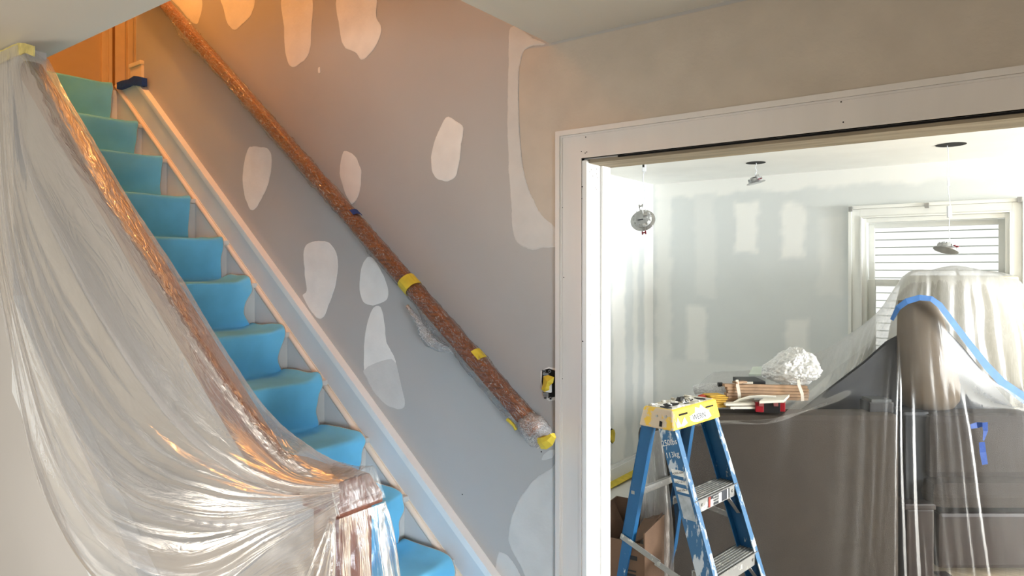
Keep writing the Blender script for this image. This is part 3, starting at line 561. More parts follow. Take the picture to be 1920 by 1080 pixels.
# skim coat on the rear walls: broad soft-edged bands of compound
def skim_coat(name, parent, m, W0, W1, Z0, Z1, pos, inv, bands, holes=()):
    nx, nz = 150, 96; V = []; col = []
    for j in range(nz + 1):
        for i in range(nx + 1):
            a = W0 + (W1 - W0) * i / nx; z = Z0 + (Z1 - Z0) * j / nz; V.append(pos(a, z)); w = 0
            for (a0, a1, z0, z1, st_) in bands:
                wob = .03 * fnoise(a * 7, z * 7) + .015 * fnoise(a * 20, z * 20); d = min(a - a0, a1 - a, z - z0, z1 - z) + wob; w = w + (st_ - w) * min(1, max(0, d / .035)) if d > 0 else w
            col.append(w)
    F_ = [(j * (nx + 1) + i, j * (nx + 1) + i + 1, (j + 1) * (nx + 1) + i + 1, (j + 1) * (nx + 1) + i) for j in range(nz) for i in range(nx) if not any(h0 < W0 + (W1 - W0) * (i + .5) / nx < h1 and k0 < Z0 + (Z1 - Z0) * (j + .5) / nz < k1 for h0, h1, k0, k1 in holes)]
    if inv: F_ = [f[::-1] for f in F_]
    me = bpy.data.meshes.new(name); me.from_pydata([tuple(v) for v in V], [], F_); at2 = me.attributes.new('w', 'FLOAT', 'POINT'); at2.data.foreach_set('value', col); return obj(name, me, m, parent)
def skim_mat(name, c0, c1):
    m = mat(name, c0, .85, .012, 2.5, .03, 120); nt = m.node_tree; N = nt.nodes; L = nt.links; a = N.new('ShaderNodeAttribute'); a.attribute_name = 'w'
    src = N['Principled BSDF'].inputs['Base Color'].links[0].from_socket; x = N.new('ShaderNodeMix'); x.data_type = 'RGBA'; x.inputs[7].default_value = c1; L.new(a.outputs['Fac'], x.inputs[0]); L.new(src, x.inputs[6]); L.new(x.outputs[2], N['Principled BSDF'].inputs['Base Color']); return m
wrr = bpy.data.objects['wall_rear']; wrl = bpy.data.objects['wall_rear_left']; M_skim = skim_mat('skim_coat', S(222, 226, 225), S(246, 246, 242))
def pb(x0, y0, x1, y1, st_=1): p, q = onY(x0, y1, FY), onY(x1, y0, FY); return (p.x, q.x, p.z, q.z, st_)
skim_coat('skim_coat', wrr, M_skim, LX, 1.2, .1, FARC, lambda a, z: Vector((a, FY - .0015, z)), False,
    [pb(1375, 375, 1424, 478, .9), pb(1462, 372, 1516, 486, .9), pb(1285, 570, 1328, 680, .8), pb(1470, 596, 1520, 664, .9), pb(1226, 340, 1262, 800, .7), (-2.42, 1.2, 2.17, 2.4, .85), pb(1300, 360, 1345, 560, .35), pb(1530, 400, 1585, 560, .35), pb(1240, 690, 1500, 740, .5)], ((OX0 + .01, OX1 - .01, .6, OZ1 - .01),))
skim_coat('skim_coat', wrl, M_skim, D + WT + .02, FY, .16, FARC, lambda a, z: Vector((LX + .0015, a, z)), False,
    [(2.2, 5.3, 2.05, 2.4, 1), (4.2, 4.36, .1, 2.3, .8), (4.5, 4.74, .1, 2.3, 1), (4.84, 4.96, .1, 2.3, .7), (5.04, 5.3, .1, 2.3, 1), (3.4, 3.7, .1, 2.3, 1)])

# receptacle with yellow tape on the left wall of the rear room
rc = thing('wall_outlet', 'outlet opening stuffed with yellow tape low on the rear room left wall', 'outlet', onX(1146, 816, LX))
b = bmesh.new(); prism(b, [onX(x, y, LX) for x, y in ((1142, 808), (1146, 803), (1151, 806), (1151, 826), (1148, 832), (1143, 828))], (.003, 0, 0)); obj('box_opening', b, M_dark, rc)
b = bmesh.new(); prism(b, [onX(x, y, LX + .003) for x, y in ((1145, 807), (1149, 805), (1151, 812), (1150, 826), (1147, 830), (1144, 824))], (.012, 0, 0)); obj('yellow_tape_cover', b, M_yellow, rc)

# downlights hanging on their cables
M_clear = plastic('clear_lens', .12, (.8, .82, .82, 1), .2, 5, .25, .1, vary=.1)
M_alu = mat('cast_alu', S(176, 178, 178), .45, .12, 30, metal=.1); M_red = mat('red_clip', S(120, 18, 36), .5)
M_white = mat('white_connector', S(226, 230, 236), .5, .01)
def downlight(px, py, t, R_px, top, tilt, label, conn=None, hole=None, hl=None):
    c = at(px, py, t); R = R_px / F * t
    r = thing('recessed_downlight', label, 'ceiling light', c, 'unmounted downlights in the rear room')
    Mx = Matrix.Translation(c) @ Matrix.Rotation(YAW, 4, 'Z') @ Matrix.Rotation(math.radians(tilt[0]), 4, 'X') @ Matrix.Rotation(math.radians(tilt[1]), 4, 'Y')
    def lathe(name, prof, m, seg=32):
        b = bmesh.new(); rg = [[b.verts.new((q * math.cos(2 * math.pi * j / seg), q * math.sin(2 * math.pi * j / seg), z)) for j in range(seg)] for q, z in prof]
        for A, B in zip(rg, rg[1:]):
            for j in range(seg): b.faces.new((A[j], A[(j + 1) % seg], B[(j + 1) % seg], B[j]))
        b.faces.new(rg[0][::-1]); b.faces.new(rg[-1]); b.transform(Mx); bmesh.ops.recalc_face_normals(b, faces=b.faces[:]); return obj(name, b, m, r, smooth=False)
    lathe('trim_ring', [(R * .8, -R * .16), (R * .97, -R * .15), (R, -R * .1), (R * .97, -R * .06), (R * .78, R * .02)], M_clear)
    lathe('ring_edge', [(R * .985, -R * .135), (R * 1.01, -R * .12), (R * 1.01, -R * .09), (R * .985, -R * .08)], M_metal)
    lathe('lamp_housing', [(R * .74, -R * .02), (R * .76, R * .12), (R * .7, R * .2), (R * .66, R * .38), (R * .4, R * .42)], M_alu, 24)
    b = bmesh.new()
    for k in range(12):
        a = 2 * math.pi * k / 12; addbox(b, (R * .5, -R * .03, R * .15), (R * .76, R * .03, R * .4), 0, Mx @ Matrix.Rotation(a, 4, 'Z'))
    h_ = obj('cooling_fins', b, M_alu, r); h_['kind'] = 'stuff'
    obj('terminal_box', box((-R * .45, -R * .25, R * .4), (R * .45, R * .22, R * .56), R * .03, Mx), M_alu, r); obj('cable_gland', box((R * .15, -R * .1, R * .5), (R * .5, R * .2, R * .74), R * .03, Mx), M_metal, r)
    obj('circuit_slot', box((-R * .3, -R * .28, R * .3), (R * .1, -R * .2, R * .52), 0, Mx), M_black, r)
    for s_ in (-1, 1):
        b = bmesh.new()
        for e in (-.14, .10): addbox(b, (R * (e), s_ * R * .7, R * .05), (R * (e + .05), s_ * R * 1.22, R * .11), 0, Mx)
        obj('spring_clip', b, M_metal, r)
        b = bmesh.new(); addbox(b, (-R * .18, s_ * R * 1.18, R * .03), (-R * .08, s_ * R * 1.45, R * .13), 0, Mx); addbox(b, (R * .08, s_ * R * 1.18, R * .03), (R * .18, s_ * R * 1.45, R * .13), 0, Mx); addbox(b, (-R * .12, s_ * R * 1.26, R * .05), (R * .12, s_ * R * 1.36, R * .11), 0, Mx)
        obj('clip_foot', b, M_red if s_ < 0 else M_metal, r)
    if top:
        tpnt = Vector((c.x, c.y, FARC)) if top == 1 else top; att = Mx @ Vector((R * .2, 0, R * .62))
        n = 14; pts_ = [tpnt.lerp(att, i / n) + Vector((.004 * math.sin(i * .9), .004 * math.cos(i * .7), 0)) for i in range(n + 1)]
        obj('cable', tube(bmesh.new(), pts_, .0022, 6), M_white, r)
        for f0, f1, w_ in (conn or ()):
            a, q = tpnt.lerp(att, f0), tpnt.lerp(att, f1); b = bmesh.new(); bar(b, a, q, (math.cos(YAW), math.sin(YAW), 0), w_, w_ * .7); bmesh.ops.bevel(b, geom=b.edges[:], offset=.002, segments=1, affect='EDGES'); obj('connector', b, M_white, r)
    return r
def hole(x, y, a, label):
    p = onZ(x, y, FARC); b = bmesh.new(); tube(b, [p + Vector((0, 0, -.002)), p + Vector((0, 0, .001))], a, 28); o = obj('ceiling_hole', b, M_dark, bpy.data.objects['ceiling_rear']); o['label'] = label
d = downlight(1205, 412, 3.3, 23, at(1208, 298, 3.3), (60, -20), 'large clear downlight hanging near the rear room corner on its cable', ((0, .23, .018),))
box_top = at(1208, 298, 3.3); b = bmesh.new(); tube(b, [box_top, Vector((box_top.x, box_top.y, FARC))], .0022, 6); obj('cable', b, M_white, d)
a_ = at(1207, 311, 3.285); obj('connector_slot', box((a_.x - .004, a_.y - .006, a_.z - .007), (a_.x + .004, a_.y, a_.z + .007)), M_black, d)
ph = onZ(1417, 305, FARC); dh = (ph - O).dot(ray(960, HZ).normalized()) if False else None
fw = Vector((-math.sin(YAW), math.cos(YAW), 0))
th_ = (onZ(1417, 305, FARC) - O).dot(fw); downlight(1417, 341, th_, 17, onZ(1417, 305, FARC), (-4, -12), 'small clear downlight hanging close under the ceiling hole left of the window')
hole(1417, 305, .062, 'dark round ceiling hole')
th_ = (onZ(1783, 271, FARC) - O).dot(fw); downlight(1774, 467, th_, 21, onZ(1776, 272, FARC), (-6, 20), 'clear downlight hanging on a long cable in front of the window', ((.33, .42, .012), (.62, .74, .022)))
hole(1783, 271, .075, 'dark round ceiling hole')
th_ = (onZ(1768, 226, FARC) - O).dot(fw); downlight(1762, 222, th_, 34, None, (-8, -12), 'downlight half hidden behind the top of the opening')

# ---------------------------------------------------------------- furniture under the rear sheets
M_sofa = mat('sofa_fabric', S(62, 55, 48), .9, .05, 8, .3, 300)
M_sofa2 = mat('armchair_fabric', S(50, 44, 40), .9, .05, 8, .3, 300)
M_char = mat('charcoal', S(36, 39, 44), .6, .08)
M_redwood = mat('dark_redwood', S(34, 23, 21), .45, .15, 6, stretch=(1, 8, 1))
def camM(x, y, t, rot=0): return Matrix.Translation(at(x, y, t)) @ Matrix.Rotation(YAW + math.radians(rot), 4, 'Z')
def vbox(x0, x1, ytop, ybot, t, dep, bev, zfloor=None, rot=0):   # a box that faces the viewer's side of the room
    p = at((x0 + x1) / 2, ytop, t); w = (x1 - x0) / F * t; h_ = (ybot - ytop) / F * t
    zb = zfloor if zfloor is not None else p.z - h_
    M_ = Matrix.Translation(Vector((p.x, p.y, 0))) @ Matrix.Rotation(YAW + math.radians(rot), 4, 'Z')
    return box((-w / 2, 0, zb), (w / 2, dep, p.z), bev, M_)
so_ = thing('sofa', 'taupe sofa with flat back standing under plastic behind the blue ladder', 'sofa', at(1460, 780, 3.45) * 1)
so_.location.z = 0
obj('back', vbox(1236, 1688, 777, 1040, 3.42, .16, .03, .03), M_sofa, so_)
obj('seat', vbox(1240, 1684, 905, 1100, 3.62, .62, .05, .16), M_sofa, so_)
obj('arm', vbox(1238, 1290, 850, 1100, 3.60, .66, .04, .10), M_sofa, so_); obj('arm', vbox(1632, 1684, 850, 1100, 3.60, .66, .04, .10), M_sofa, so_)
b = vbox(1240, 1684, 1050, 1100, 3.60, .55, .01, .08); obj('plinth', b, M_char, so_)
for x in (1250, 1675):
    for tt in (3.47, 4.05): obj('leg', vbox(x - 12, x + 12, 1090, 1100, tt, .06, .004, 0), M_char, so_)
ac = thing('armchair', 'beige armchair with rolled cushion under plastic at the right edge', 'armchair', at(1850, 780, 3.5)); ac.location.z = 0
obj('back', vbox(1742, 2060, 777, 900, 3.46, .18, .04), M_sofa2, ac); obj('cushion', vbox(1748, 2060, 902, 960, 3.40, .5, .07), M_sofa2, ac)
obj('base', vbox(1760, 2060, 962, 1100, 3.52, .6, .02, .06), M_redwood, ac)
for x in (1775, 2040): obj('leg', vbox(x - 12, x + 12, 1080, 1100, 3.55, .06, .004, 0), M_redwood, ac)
ct = thing('wooden_chest', 'dark red wooden chest standing on the floor between sofa and armchair', 'chest', at(1720, 990, 3.46)); ct.location.z = 0
obj('body', vbox(1700, 1752, 955, 1100, 3.44, .5, .01, 0), M_redwood, ct); obj('lid', vbox(1696, 1756, 945, 957, 3.42, .52, .008), M_redwood, ct)
sp = thing('dark_gap_box', 'tall charcoal box put in for the dark gap between sofa and armchair', 'cabinet', at(1718, 850, 3.55)); sp.location.z = at(1718, 945, 3.5).z  # dark box and front stand in for the shaded gap
obj('body', vbox(1693, 1744, 772, 945, 3.5, .4, .015), M_char, sp); obj('gap_front', vbox(1698, 1739, 780, 940, 3.492, .01, .003), mat('gap_front_dark', S(40, 43, 47), .9, .1, 200), sp)
tvb = thing('dark_heap', 'dark grey sloping heap behind the upright cushion under the front sheet', 'heap', at(1690, 778, 3.66))  # unidentified dark bulk put in to keep the area behind the sheet dark
pg = [(1486, 779), (1560, 722), (1620, 676), (1660, 640), (1700, 618), (1775, 618), (1810, 655), (1850, 706), (1905, 768), (1930, 779)]
b = bmesh.new(); A_ = [b.verts.new(at(x, y, 3.64)) for x, y in pg]; B_ = [b.verts.new(at(x, y + 4, 3.74)) for x, y in pg]
b.faces.new(A_); b.faces.new(B_[::-1])
for i in range(len(pg)): b.faces.new((A_[i], B_[i], B_[(i + 1) % len(pg)], A_[(i + 1) % len(pg)]))
bmesh.ops.recalc_face_normals(b, faces=b.faces[:]); bmesh.ops.bevel(b, geom=[e for e in b.edges if not e.is_boundary and e.calc_length() > .12], offset=.012, segments=2, affect='EDGES'); obj('body', b, M_char, tvb)
tvc = thing('storage_cabinet', 'wide charcoal cabinet standing behind sofa and armchair', 'cabinet', at(1740, 790, 3.9)); tvc.location.z = 0
obj('body', vbox(1500, 1960, 781, 1100, 4.3, .3, .02, 0), M_char, tvc); obj('top', vbox(1490, 1970, 775, 782, 4.27, .36, .006), M_char, tvc)
bx1 = thing('black_caddy', 'small black box on the sofa back under the plastic', 'box', at(1652, 773, 3.5)); obj('body', vbox(1630, 1676, 754, 775, 3.48, .1, .006), M_black, bx1); obj('lid', vbox(1634, 1672, 749, 755, 3.48, .1, .003), mat('grey_lid', S(70, 74, 76), .6), bx1)
rg = thing('rolled_cushion', 'tall tapering beige cushion standing upright under the blue hemmed sheet', 'cushion', at(1738, 770, 3.52))
def barrel(pxs, t, m, name, parent, depth=.7, seg=24):
    b = bmesh.new(); rings = []
    for xc, y, w in pxs:
        c = at(xc, y, t); r = w / 2 / F * t; rings.append([b.verts.new(c + Vector((math.cos(YAW), math.sin(YAW), 0)) * r * math.cos(2 * math.pi * j / seg) + fw * r * depth * math.sin(2 * math.pi * j / seg)) for j in range(seg)])
    for A, B in zip(rings, rings[1:]):
        for j in range(seg): b.faces.new((A[j], A[(j + 1) % seg], B[(j + 1) % seg], B[j]))
    b.faces.new(rings[0][::-1]); b.faces.new(rings[-1]); bmesh.ops.recalc_face_normals(b, faces=b.faces[:]); return obj(name, b, m, parent, smooth=True)
barrel([(1722, 562, 50), (1722, 564, 72), (1726, 600, 82), (1733, 660, 98), (1740, 720, 112), (1741, 748, 108), (1741, 762, 88), (1741, 769, 50)], 3.62, mat('cushion_fabric', S(94, 82, 68), .9, .06, 10), 'body', rg)
lamp = thing('floor_lamp', 'large cream drum lampshade with peaked finial in front of the rear window', 'lamp', Vector((at(1797, 600, 4.35).x, at(1797, 600, 4.35).y, 0)))
M_shade = mat('lampshade_cream', S(176, 170, 152), .8, .02)
barrel([(1797, 517, 176), (1797, 519, 182), (1797, 560, 200), (1797, 620, 226), (1797, 700, 250), (1797, 706, 246)], 4.35, M_shade, 'lamp_shade', lamp, 1)
pc = at(1797, 706, 4.35); tube_ = tube(bmesh.new(), [Vector((pc.x, pc.y, .02)), Vector((pc.x, pc.y, pc.z + .05))], .015, 12); obj('pole', tube_, M_metal, lamp); obj('base', tube(bmesh.new(), [Vector((pc.x, pc.y, 0)), Vector((pc.x, pc.y, .03))], .16, 24), M_metal, lamp)
pk = at(1797, 517, 4.35); obj('finial', tube(bmesh.new(), [pk, at(1793, 503, 4.35)], .008, 8), M_metal, lamp)

# rear plastic sheet (over lamp and the heap behind)
M_rsheet = plastic('rear_sheet', .44, (.50, .50, .49, 1), .10, 5, .0, .5, (3, .35, 1), vary=.06, gm=.14)
rs = thing('plastic_sheet', 'white plastic sheet peaked over the lampshade at the rear window', 'plastic sheet', (-.6, 4.2, 0))
def rowt(spec): return [at(*s_) for s_ in spec]
r0 = rowt([(1232, 800, 4.0), (1285, 745, 4.1), (1330, 703, 4.2), (1350, 697, 4.2), (1400, 695, 4.2), (1440, 690, 4.2), (1530, 662, 4.3), (1580, 634, 4.35), (1640, 590, 4.4), (1702, 518, 4.55), (1745, 507, 4.45), (1790, 498, 4.35), (1840, 508, 4.45), (1890, 520, 4.55), (1925, 556, 4.5), (1980, 625, 4.5), (2060, 720, 4.5)])
r1 = rowt([(1228, 806, 3.9), (1280, 765, 3.95), (1325, 725, 4.0), (1350, 716, 4.0), (1400, 712, 4.0), (1440, 712, 4.0), (1525, 694, 4.1), (1575, 668, 4.1), (1632, 612, 4.1), (1693, 522, 4.08), (1745, 513, 4.0), (1793, 510, 3.98), (1840, 513, 4.0), (1904, 524, 4.08), (1940, 565, 4.05), (1995, 640, 4.05), (2075, 750, 4.05)])
r2 = rowt([(1222, 806, 3.7), (1275, 780, 3.7), (1320, 756, 3.7), (1350, 748, 3.7), (1400, 748, 3.7), (1440, 750, 3.7), (1520, 742, 3.8), (1572, 720, 3.85), (1625, 660, 3.9), (1680, 600, 3.92), (1745, 600, 3.88), (1795, 600, 3.86), (1845, 600, 3.88), (1915, 610, 3.92), (1955, 640, 3.9), (2010, 720, 3.9), (2090, 800, 3.9)])
r3 = rowt([(1216, 812, 3.5), (1270, 800, 3.5), (1315, 796, 3.5), (1350, 794, 3.5), (1400, 794, 3.5), (1440, 794, 3.5), (1520, 780, 3.80), (1570, 765, 3.88), (1620, 740, 3.9), (1675, 720, 3.9), (1745, 720, 3.88), (1795, 720, 3.88), (1850, 720, 3.88), (1920, 740, 3.88), (1970, 760, 3.8), (2025, 790, 3.8), (2100, 840, 3.8)])
rf = random.Random(5)
def pleats(n, c, spread, w0, w1, a0, a1, slant):   # long irregular pleats that fan out from u = c
    return [(u0, (u0 - c) * slant + rf.uniform(-.02, .02), rf.uniform(w0, w1), rf.uniform(a0, a1), rf.uniform(0, .5)) for u0 in [c + rf.uniform(-spread, spread) for _ in range(n)]]
def pleat_sum(L_, u, v):
    t_ = 0
    for u0, sl, w, a, vs in L_:
        if v > vs * .6:
            d = (u - u0 - sl * v + .004 * fnoise(v * 6, u0 * 40)) / w
            if -3 < d < 3: t_ += a * math.exp(-d * d) * min(1, (v - vs * .6) * 4)
    return t_
PL3 = pleats(26, .66, .36, .005, .014, .008, .020, .35) + pleats(26, .62, .4, .003, .006, .003, .006, .3)
PL4 = pleats(14, .62, .36, .006, .016, .0025, .006, .5) + pleats(10, .64, .14, .005, .008, .0015, .003, 1.1)
def fold3(u, v): return pleat_sum(PL3, u, v) * min(1, .05 + v * 2) + .010 * fnoise(u * 9, v * 3) * v + .001 * fnoise(u * 40, v * 14)
sheet('sheet_film', [r0, r1, r2, r3], 360, 90, M_rsheet, rs, fold3, (8, 3))

# front plastic sheet over sofa, cushion and armchair
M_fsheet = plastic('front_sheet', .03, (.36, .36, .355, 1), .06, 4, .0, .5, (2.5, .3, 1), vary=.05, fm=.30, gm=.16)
fs = thing('plastic_sheet', 'thin clear plastic sheet with blue hem hanging over sofa and armchair behind the ladder', 'plastic sheet', (-.6, 3.4, 0))
f0 = rowt([(1206, 812, 3.42), (1236, 806, 3.36), (1300, 796, 3.36), (1360, 788, 3.36), (1440, 792, 3.34), (1500, 748, 3.5), (1560, 697, 3.52), (1620, 650, 3.53), (1655, 612, 3.54), (1688, 566, 3.55), (1722, 554, 3.56), (1757, 562, 3.55), (1790, 602, 3.54), (1850, 680, 3.53), (1925, 752, 3.5), (2000, 790, 3.5), (2070, 800, 3.5)])
f1 = rowt([(1205, 830, 3.42), (1236, 822, 3.34), (1300, 806, 3.34), (1360, 796, 3.34), (1440, 795, 3.32), (1500, 774, 3.4), (1565, 738, 3.42), (1622, 706, 3.43), (1662, 680, 3.44), (1694, 665, 3.45), (1726, 664, 3.45), (1765, 668, 3.45), (1800, 690, 3.45), (1855, 735, 3.44), (1925, 772, 3.4), (2000, 796, 3.4), (2070, 805, 3.4)])
f2 = rowt([(1204, 860, 3.42), (1236, 850, 3.33), (1300, 830, 3.33), (1360, 806, 3.33), (1440, 800, 3.31), (1505, 786, 3.33), (1568, 780, 3.33), (1625, 776, 3.33), (1668, 775, 3.33), (1698, 775, 3.33), (1730, 776, 3.33), (1772, 776, 3.33), (1810, 778, 3.33), (1860, 780, 3.33), (1928, 782, 3.33), (2000, 800, 3.33), (2070, 810, 3.33)])
f3 = rowt([(1202, 960, 3.40), (1238, 960, 3.30), (1305, 960, 3.30), (1370, 960, 3.30), (1445, 960, 3.29), (1510, 960, 3.28), (1572, 960, 3.28), (1630, 960, 3.28), (1674, 960, 3.28), (1706, 960, 3.28), (1738, 960, 3.28), (1782, 960, 3.28), (1822, 960, 3.28), (1872, 960, 3.28), (1940, 960, 3.28), (2010, 960, 3.28), (2080, 960, 3.28)])
f4 = rowt([(1195, 1110, 3.38), (1236, 1110, 3.27), (1308, 1110, 3.27), (1376, 1110, 3.27), (1448, 1110, 3.26), (1515, 1110, 3.25), (1578, 1110, 3.25), (1636, 1110, 3.25), (1680, 1110, 3.25), (1714, 1110, 3.25), (1748, 1110, 3.25), (1794, 1110, 3.25), (1834, 1110, 3.25), (1884, 1110, 3.25), (1950, 1110, 3.25), (2020, 1110, 3.25), (2090, 1110, 3.25)])
f3b = [p.copy() for p in f4]
for p in f3b: p.z = .03
def fold4(u, v): return pleat_sum(PL4, u, v) * min(1, .15 + v * 3) + .008 * fnoise(u * 7, v * 3) * min(1, v * 3) + .0005 * fnoise(u * 40, v * 20)
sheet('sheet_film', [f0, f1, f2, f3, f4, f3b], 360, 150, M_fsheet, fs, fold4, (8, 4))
# left end of the sheet turned round the sofa: a denser, paler film
M_lsheet = plastic('end_sheet', .4, (.78, .78, .77, 1), .4, 4, .05, .3, (3, .6, 1), vary=.1)
e0 = rowt([(1214, 800, 4.0), (1208, 806, 3.7), (1206, 812, 3.42), (1240, 806, 3.36)]); e1 = rowt([(1212, 960, 4.0), (1206, 990, 3.7), (1204, 1010, 3.40), (1262, 990, 3.32)]); e2 = [Vector((p.x, p.y, .03)) for p in e1]
sheet('end_film', [e0, e1, e2], 60, 80, M_lsheet, fs, lambda u, v: .014 * (ridges(u * 6 + .5 * v, 3) - .4) * min(1, v * 3) + .003 * fnoise(u * 20, v * 20), (2, 2))
# blue hem strip
hp = [(1672, 598), (1684, 575), (1700, 563), (1724, 556), (1746, 558), (1762, 570), (1790, 607), (1820, 646), (1850, 684), (1880, 716), (1925, 748)]; hwid = [10, 15, 16, 15, 14, 16, 17, 18, 20, 22, 26]
b = bmesh.new(); ra = []
for i, (x, y) in enumerate(hp):
    q = hp[min(i + 1, len(hp) - 1)]; p = hp[max(i - 1, 0)]; dx, dy = q[0] - p[0], q[1] - p[1]; l = math.hypot(dx, dy); nx, ny = -dy / l, dx / l; w_ = hwid[i] / 2.8
    ra.append([b.verts.new(at(x + s_ * nx * w_, y + s_ * ny * w_ + 2, tt)) for s_, tt in ((-1, 3.505), (1, 3.49), (1, 3.486), (-1, 3.501))])
for A, B in zip(ra, ra[1:]):
    for j in range(4): b.faces.new((A[j], A[(j + 1) % 4], B[(j + 1) % 4], B[j]))
b.faces.new(ra[0]); b.faces.new(ra[-1][::-1]); bmesh.ops.recalc_face_normals(b, faces=b.faces[:]); o = obj('blue_hem', b, M_bluelt, fs); o['label'] = 'blue hem strip'
# torn strip of blue tape on the sheet
b = bmesh.new()
def ribbon(b, pts_, ws, t, th=.003):
    R2 = []
    for i, (x, y) in enumerate(pts_):
        q = pts_[min(i + 1, len(pts_) - 1)]; p = pts_[max(i - 1, 0)]; dx, dy = q[0] - p[0], q[1] - p[1]; l = math.hypot(dx, dy); nx, ny = -dy / l, dx / l; w_ = ws[i] / 2; tt = t + .006 * math.sin(i * 2)
        R2.append([b.verts.new(at(x + s_ * nx * w_, y + s_ * ny * w_, tt + e)) for s_, e in ((-1, 0), (1, 0), (1, -th), (-1, -th))])
    for A, B in zip(R2, R2[1:]):
        for j in range(4): b.faces.new((A[j], A[(j + 1) % 4], B[(j + 1) % 4], B[j]))
    b.faces.new(R2[0]); b.faces.new(R2[-1][::-1]); bmesh.ops.recalc_face_normals(b, faces=b.faces[:])
ribbon(b, [(1820, 800), (1832, 797), (1842, 796)], [9, 11, 8], 3.212); ribbon(b, [(1846, 792), (1848, 808), (1844, 826)], [12, 9, 3], 3.212); ribbon(b, [(1841, 829), (1843, 848), (1847, 871)], [11, 12, 11], 3.212)
tag(obj('painters_tape', b, M_blue), 'torn dark blue tape strip hanging on the plastic at the right edge', 'tape')

# ---------------------------------------------------------------- clutter on top of the sofa back
T0 = 3.50
shelf = thing('tabletop_board', 'grey board lying on the sofa under the heap of trim and tools', 'board', at(1420, 786, 3.6)); obj('board', vbox(1345, 1500, 782, 787, 3.44, .34, .002), mat('board_grey', S(80, 76, 72), .7), shelf)
bw = thing('wood_strip_bundle', 'bundle of brown wooden strips held by two white straps beside the crumpled bag', 'wood bundle', at(1440, 748, T0))
M_stick = mat('stick_wood', S(148, 118, 90), .7, .15, 12, stretch=(1, 1, 1)); M_strap = mat('white_strap', S(215, 208, 196), .6)
for r_ in range(5):
    for c_ in range(3):
        x0 = 1358 + (7 * (r_ == 2)) + random.uniform(-3, 4) + 3 * c_; y0 = 722 + r_ * 5.6; y1 = y0 + 2.5 + r_ * .4; t_ = T0 + c_ * .032
        b = bmesh.new(); bar(b, at(x0, y0, t_), at(1512 + random.uniform(-3, 3), y0 + 3.5, t_ + .06), (0, 0, 1), .0135, .028); obj('strip', b, M_stick, bw)
for x, xb in ((1382, 1386), (1497, 1504)):
    b = bmesh.new(); ribbon(b, [(x, 712), (x + 1, 722), (xb, 738), (xb + 1, 752)], [5, 6, 6, 6], T0 - .02); obj('strap', b, M_strap, bw)
b2 = thing('wood_offcuts', 'short brown wood offcuts lying under the strapped bundle', 'wood offcuts', at(1372, 758, T0))
for i, (x0, x1, y) in enumerate(((1356, 1386, 749), (1357, 1392, 754), (1362, 1376, 745), (1377, 1397, 717))):
    b = bmesh.new(); bar(b, at(x0, y, T0 - .01), at(x1, y - 1, T0 + .02), (0, 0, 1), .011, .03); obj('offcut', b, M_stick, b2)
M_sand = mat('offwhite_card', S(212, 208, 196), .8, .04); M_ylw = mat('yellow_pads', S(186, 146, 48), .7, .12, 20)
cu = thing('trim_offcuts', 'stack of curved off-white trim strips beside the red case', 'trim strips', at(1410, 752, T0 - .03))
for i in range(6):
    pts_ = [(1370 + i, 757 - i * .5), (1385, 749 - i * 1.6), (1405, 743 - i * 1.1), (1430, 742 - i), (1455, 743 - i * .8)]; b = bmesh.new()
    tube(b, [at(x, y + i * 2.6, T0 - .05 + .004 * i) for x, y in pts_], .0035, 6); obj('strip', b, M_sand, cu)
for i, (x0, x1, y) in enumerate(((1357, 1450, 757), (1366, 1450, 763))):
    b = bmesh.new(); bar(b, at(x0, y, T0 - .06), at(x1, y - 1, T0 - .04), (0, 0, 1), .011, .05); obj('flat_strip', b, M_sand, cu)
yp = thing('sanding_pads', 'stack of mustard yellow sanding pads between the ladder top and wood bundle', 'sanding pads', at(1340, 760, T0 - .05))
for i in range(7):
    b = bmesh.new(); bar(b, at(1324 + (i % 3) * 2, 741 + i * 3.3, T0 - .05), at(1353 + (i * 5) % 7, 740 + i * 3.4, T0 - .02), (0, 0, 1), .007, .07); bmesh.ops.bevel(b, geom=b.edges[:], offset=.002, segments=1, affect='EDGES'); obj('pad', b, M_ylw, yp)
rk = thing('utility_knife', 'small red handled tool beside the yellow sanding pads', 'tool', at(1316, 744, T0 - .05)); b = bmesh.new(); tube(b, [at(1309, 744, T0 - .05), at(1316, 743, T0 - .05), at(1323, 744, T0 - .05)], lambda i, a: (.007, .011, .008)[i], 10); obj('handle', b, mat('tool_red', S(170, 60, 40), .5), rk, smooth=True)
wc = thing('organizer_case', 'red and black organizer case with clear lid beneath a tilted white board', 'case', at(1440, 774, T0 - .08))
M_rc = mat('case_red', S(150, 18, 34), .4, .06); b = vbox(1417, 1432, 755, 773, T0 - .09, .12, .004, rot=-12); obj('red_side', b, M_rc, wc); obj('red_side', vbox(1450, 1472, 752, 772, T0 - .09, .12, .004, rot=-12), M_rc, wc)
obj('black_body', vbox(1424, 1462, 754, 775, T0 - .085, .13, .003, rot=-12), M_black, wc); obj('clear_lid', vbox(1416, 1472, 750, 755, T0 - .095, .14, .003, rot=-12), M_clear, wc)
for x in (1427, 1455): obj('latch', vbox(x - 4, x + 4, 753, 762, T0 - .1, .01, .001, rot=-12), mat('latch_grey', S(150, 90, 90), .4), wc)
wb = thing('tilted_board', 'small white board lying tilted on top of the red organizer case', 'board', at(1450, 748, T0 - .08)); b = bmesh.new()
q_ = [at(1424, 752, T0 - .12), at(1470, 750, T0 - .12), at(1482, 738, T0 + .06), at(1440, 739, T0 + .06)]; hexa(b, [p - Vector((0, 0, .012)) for p in q_] + q_); obj('board', b, M_sand, wb)
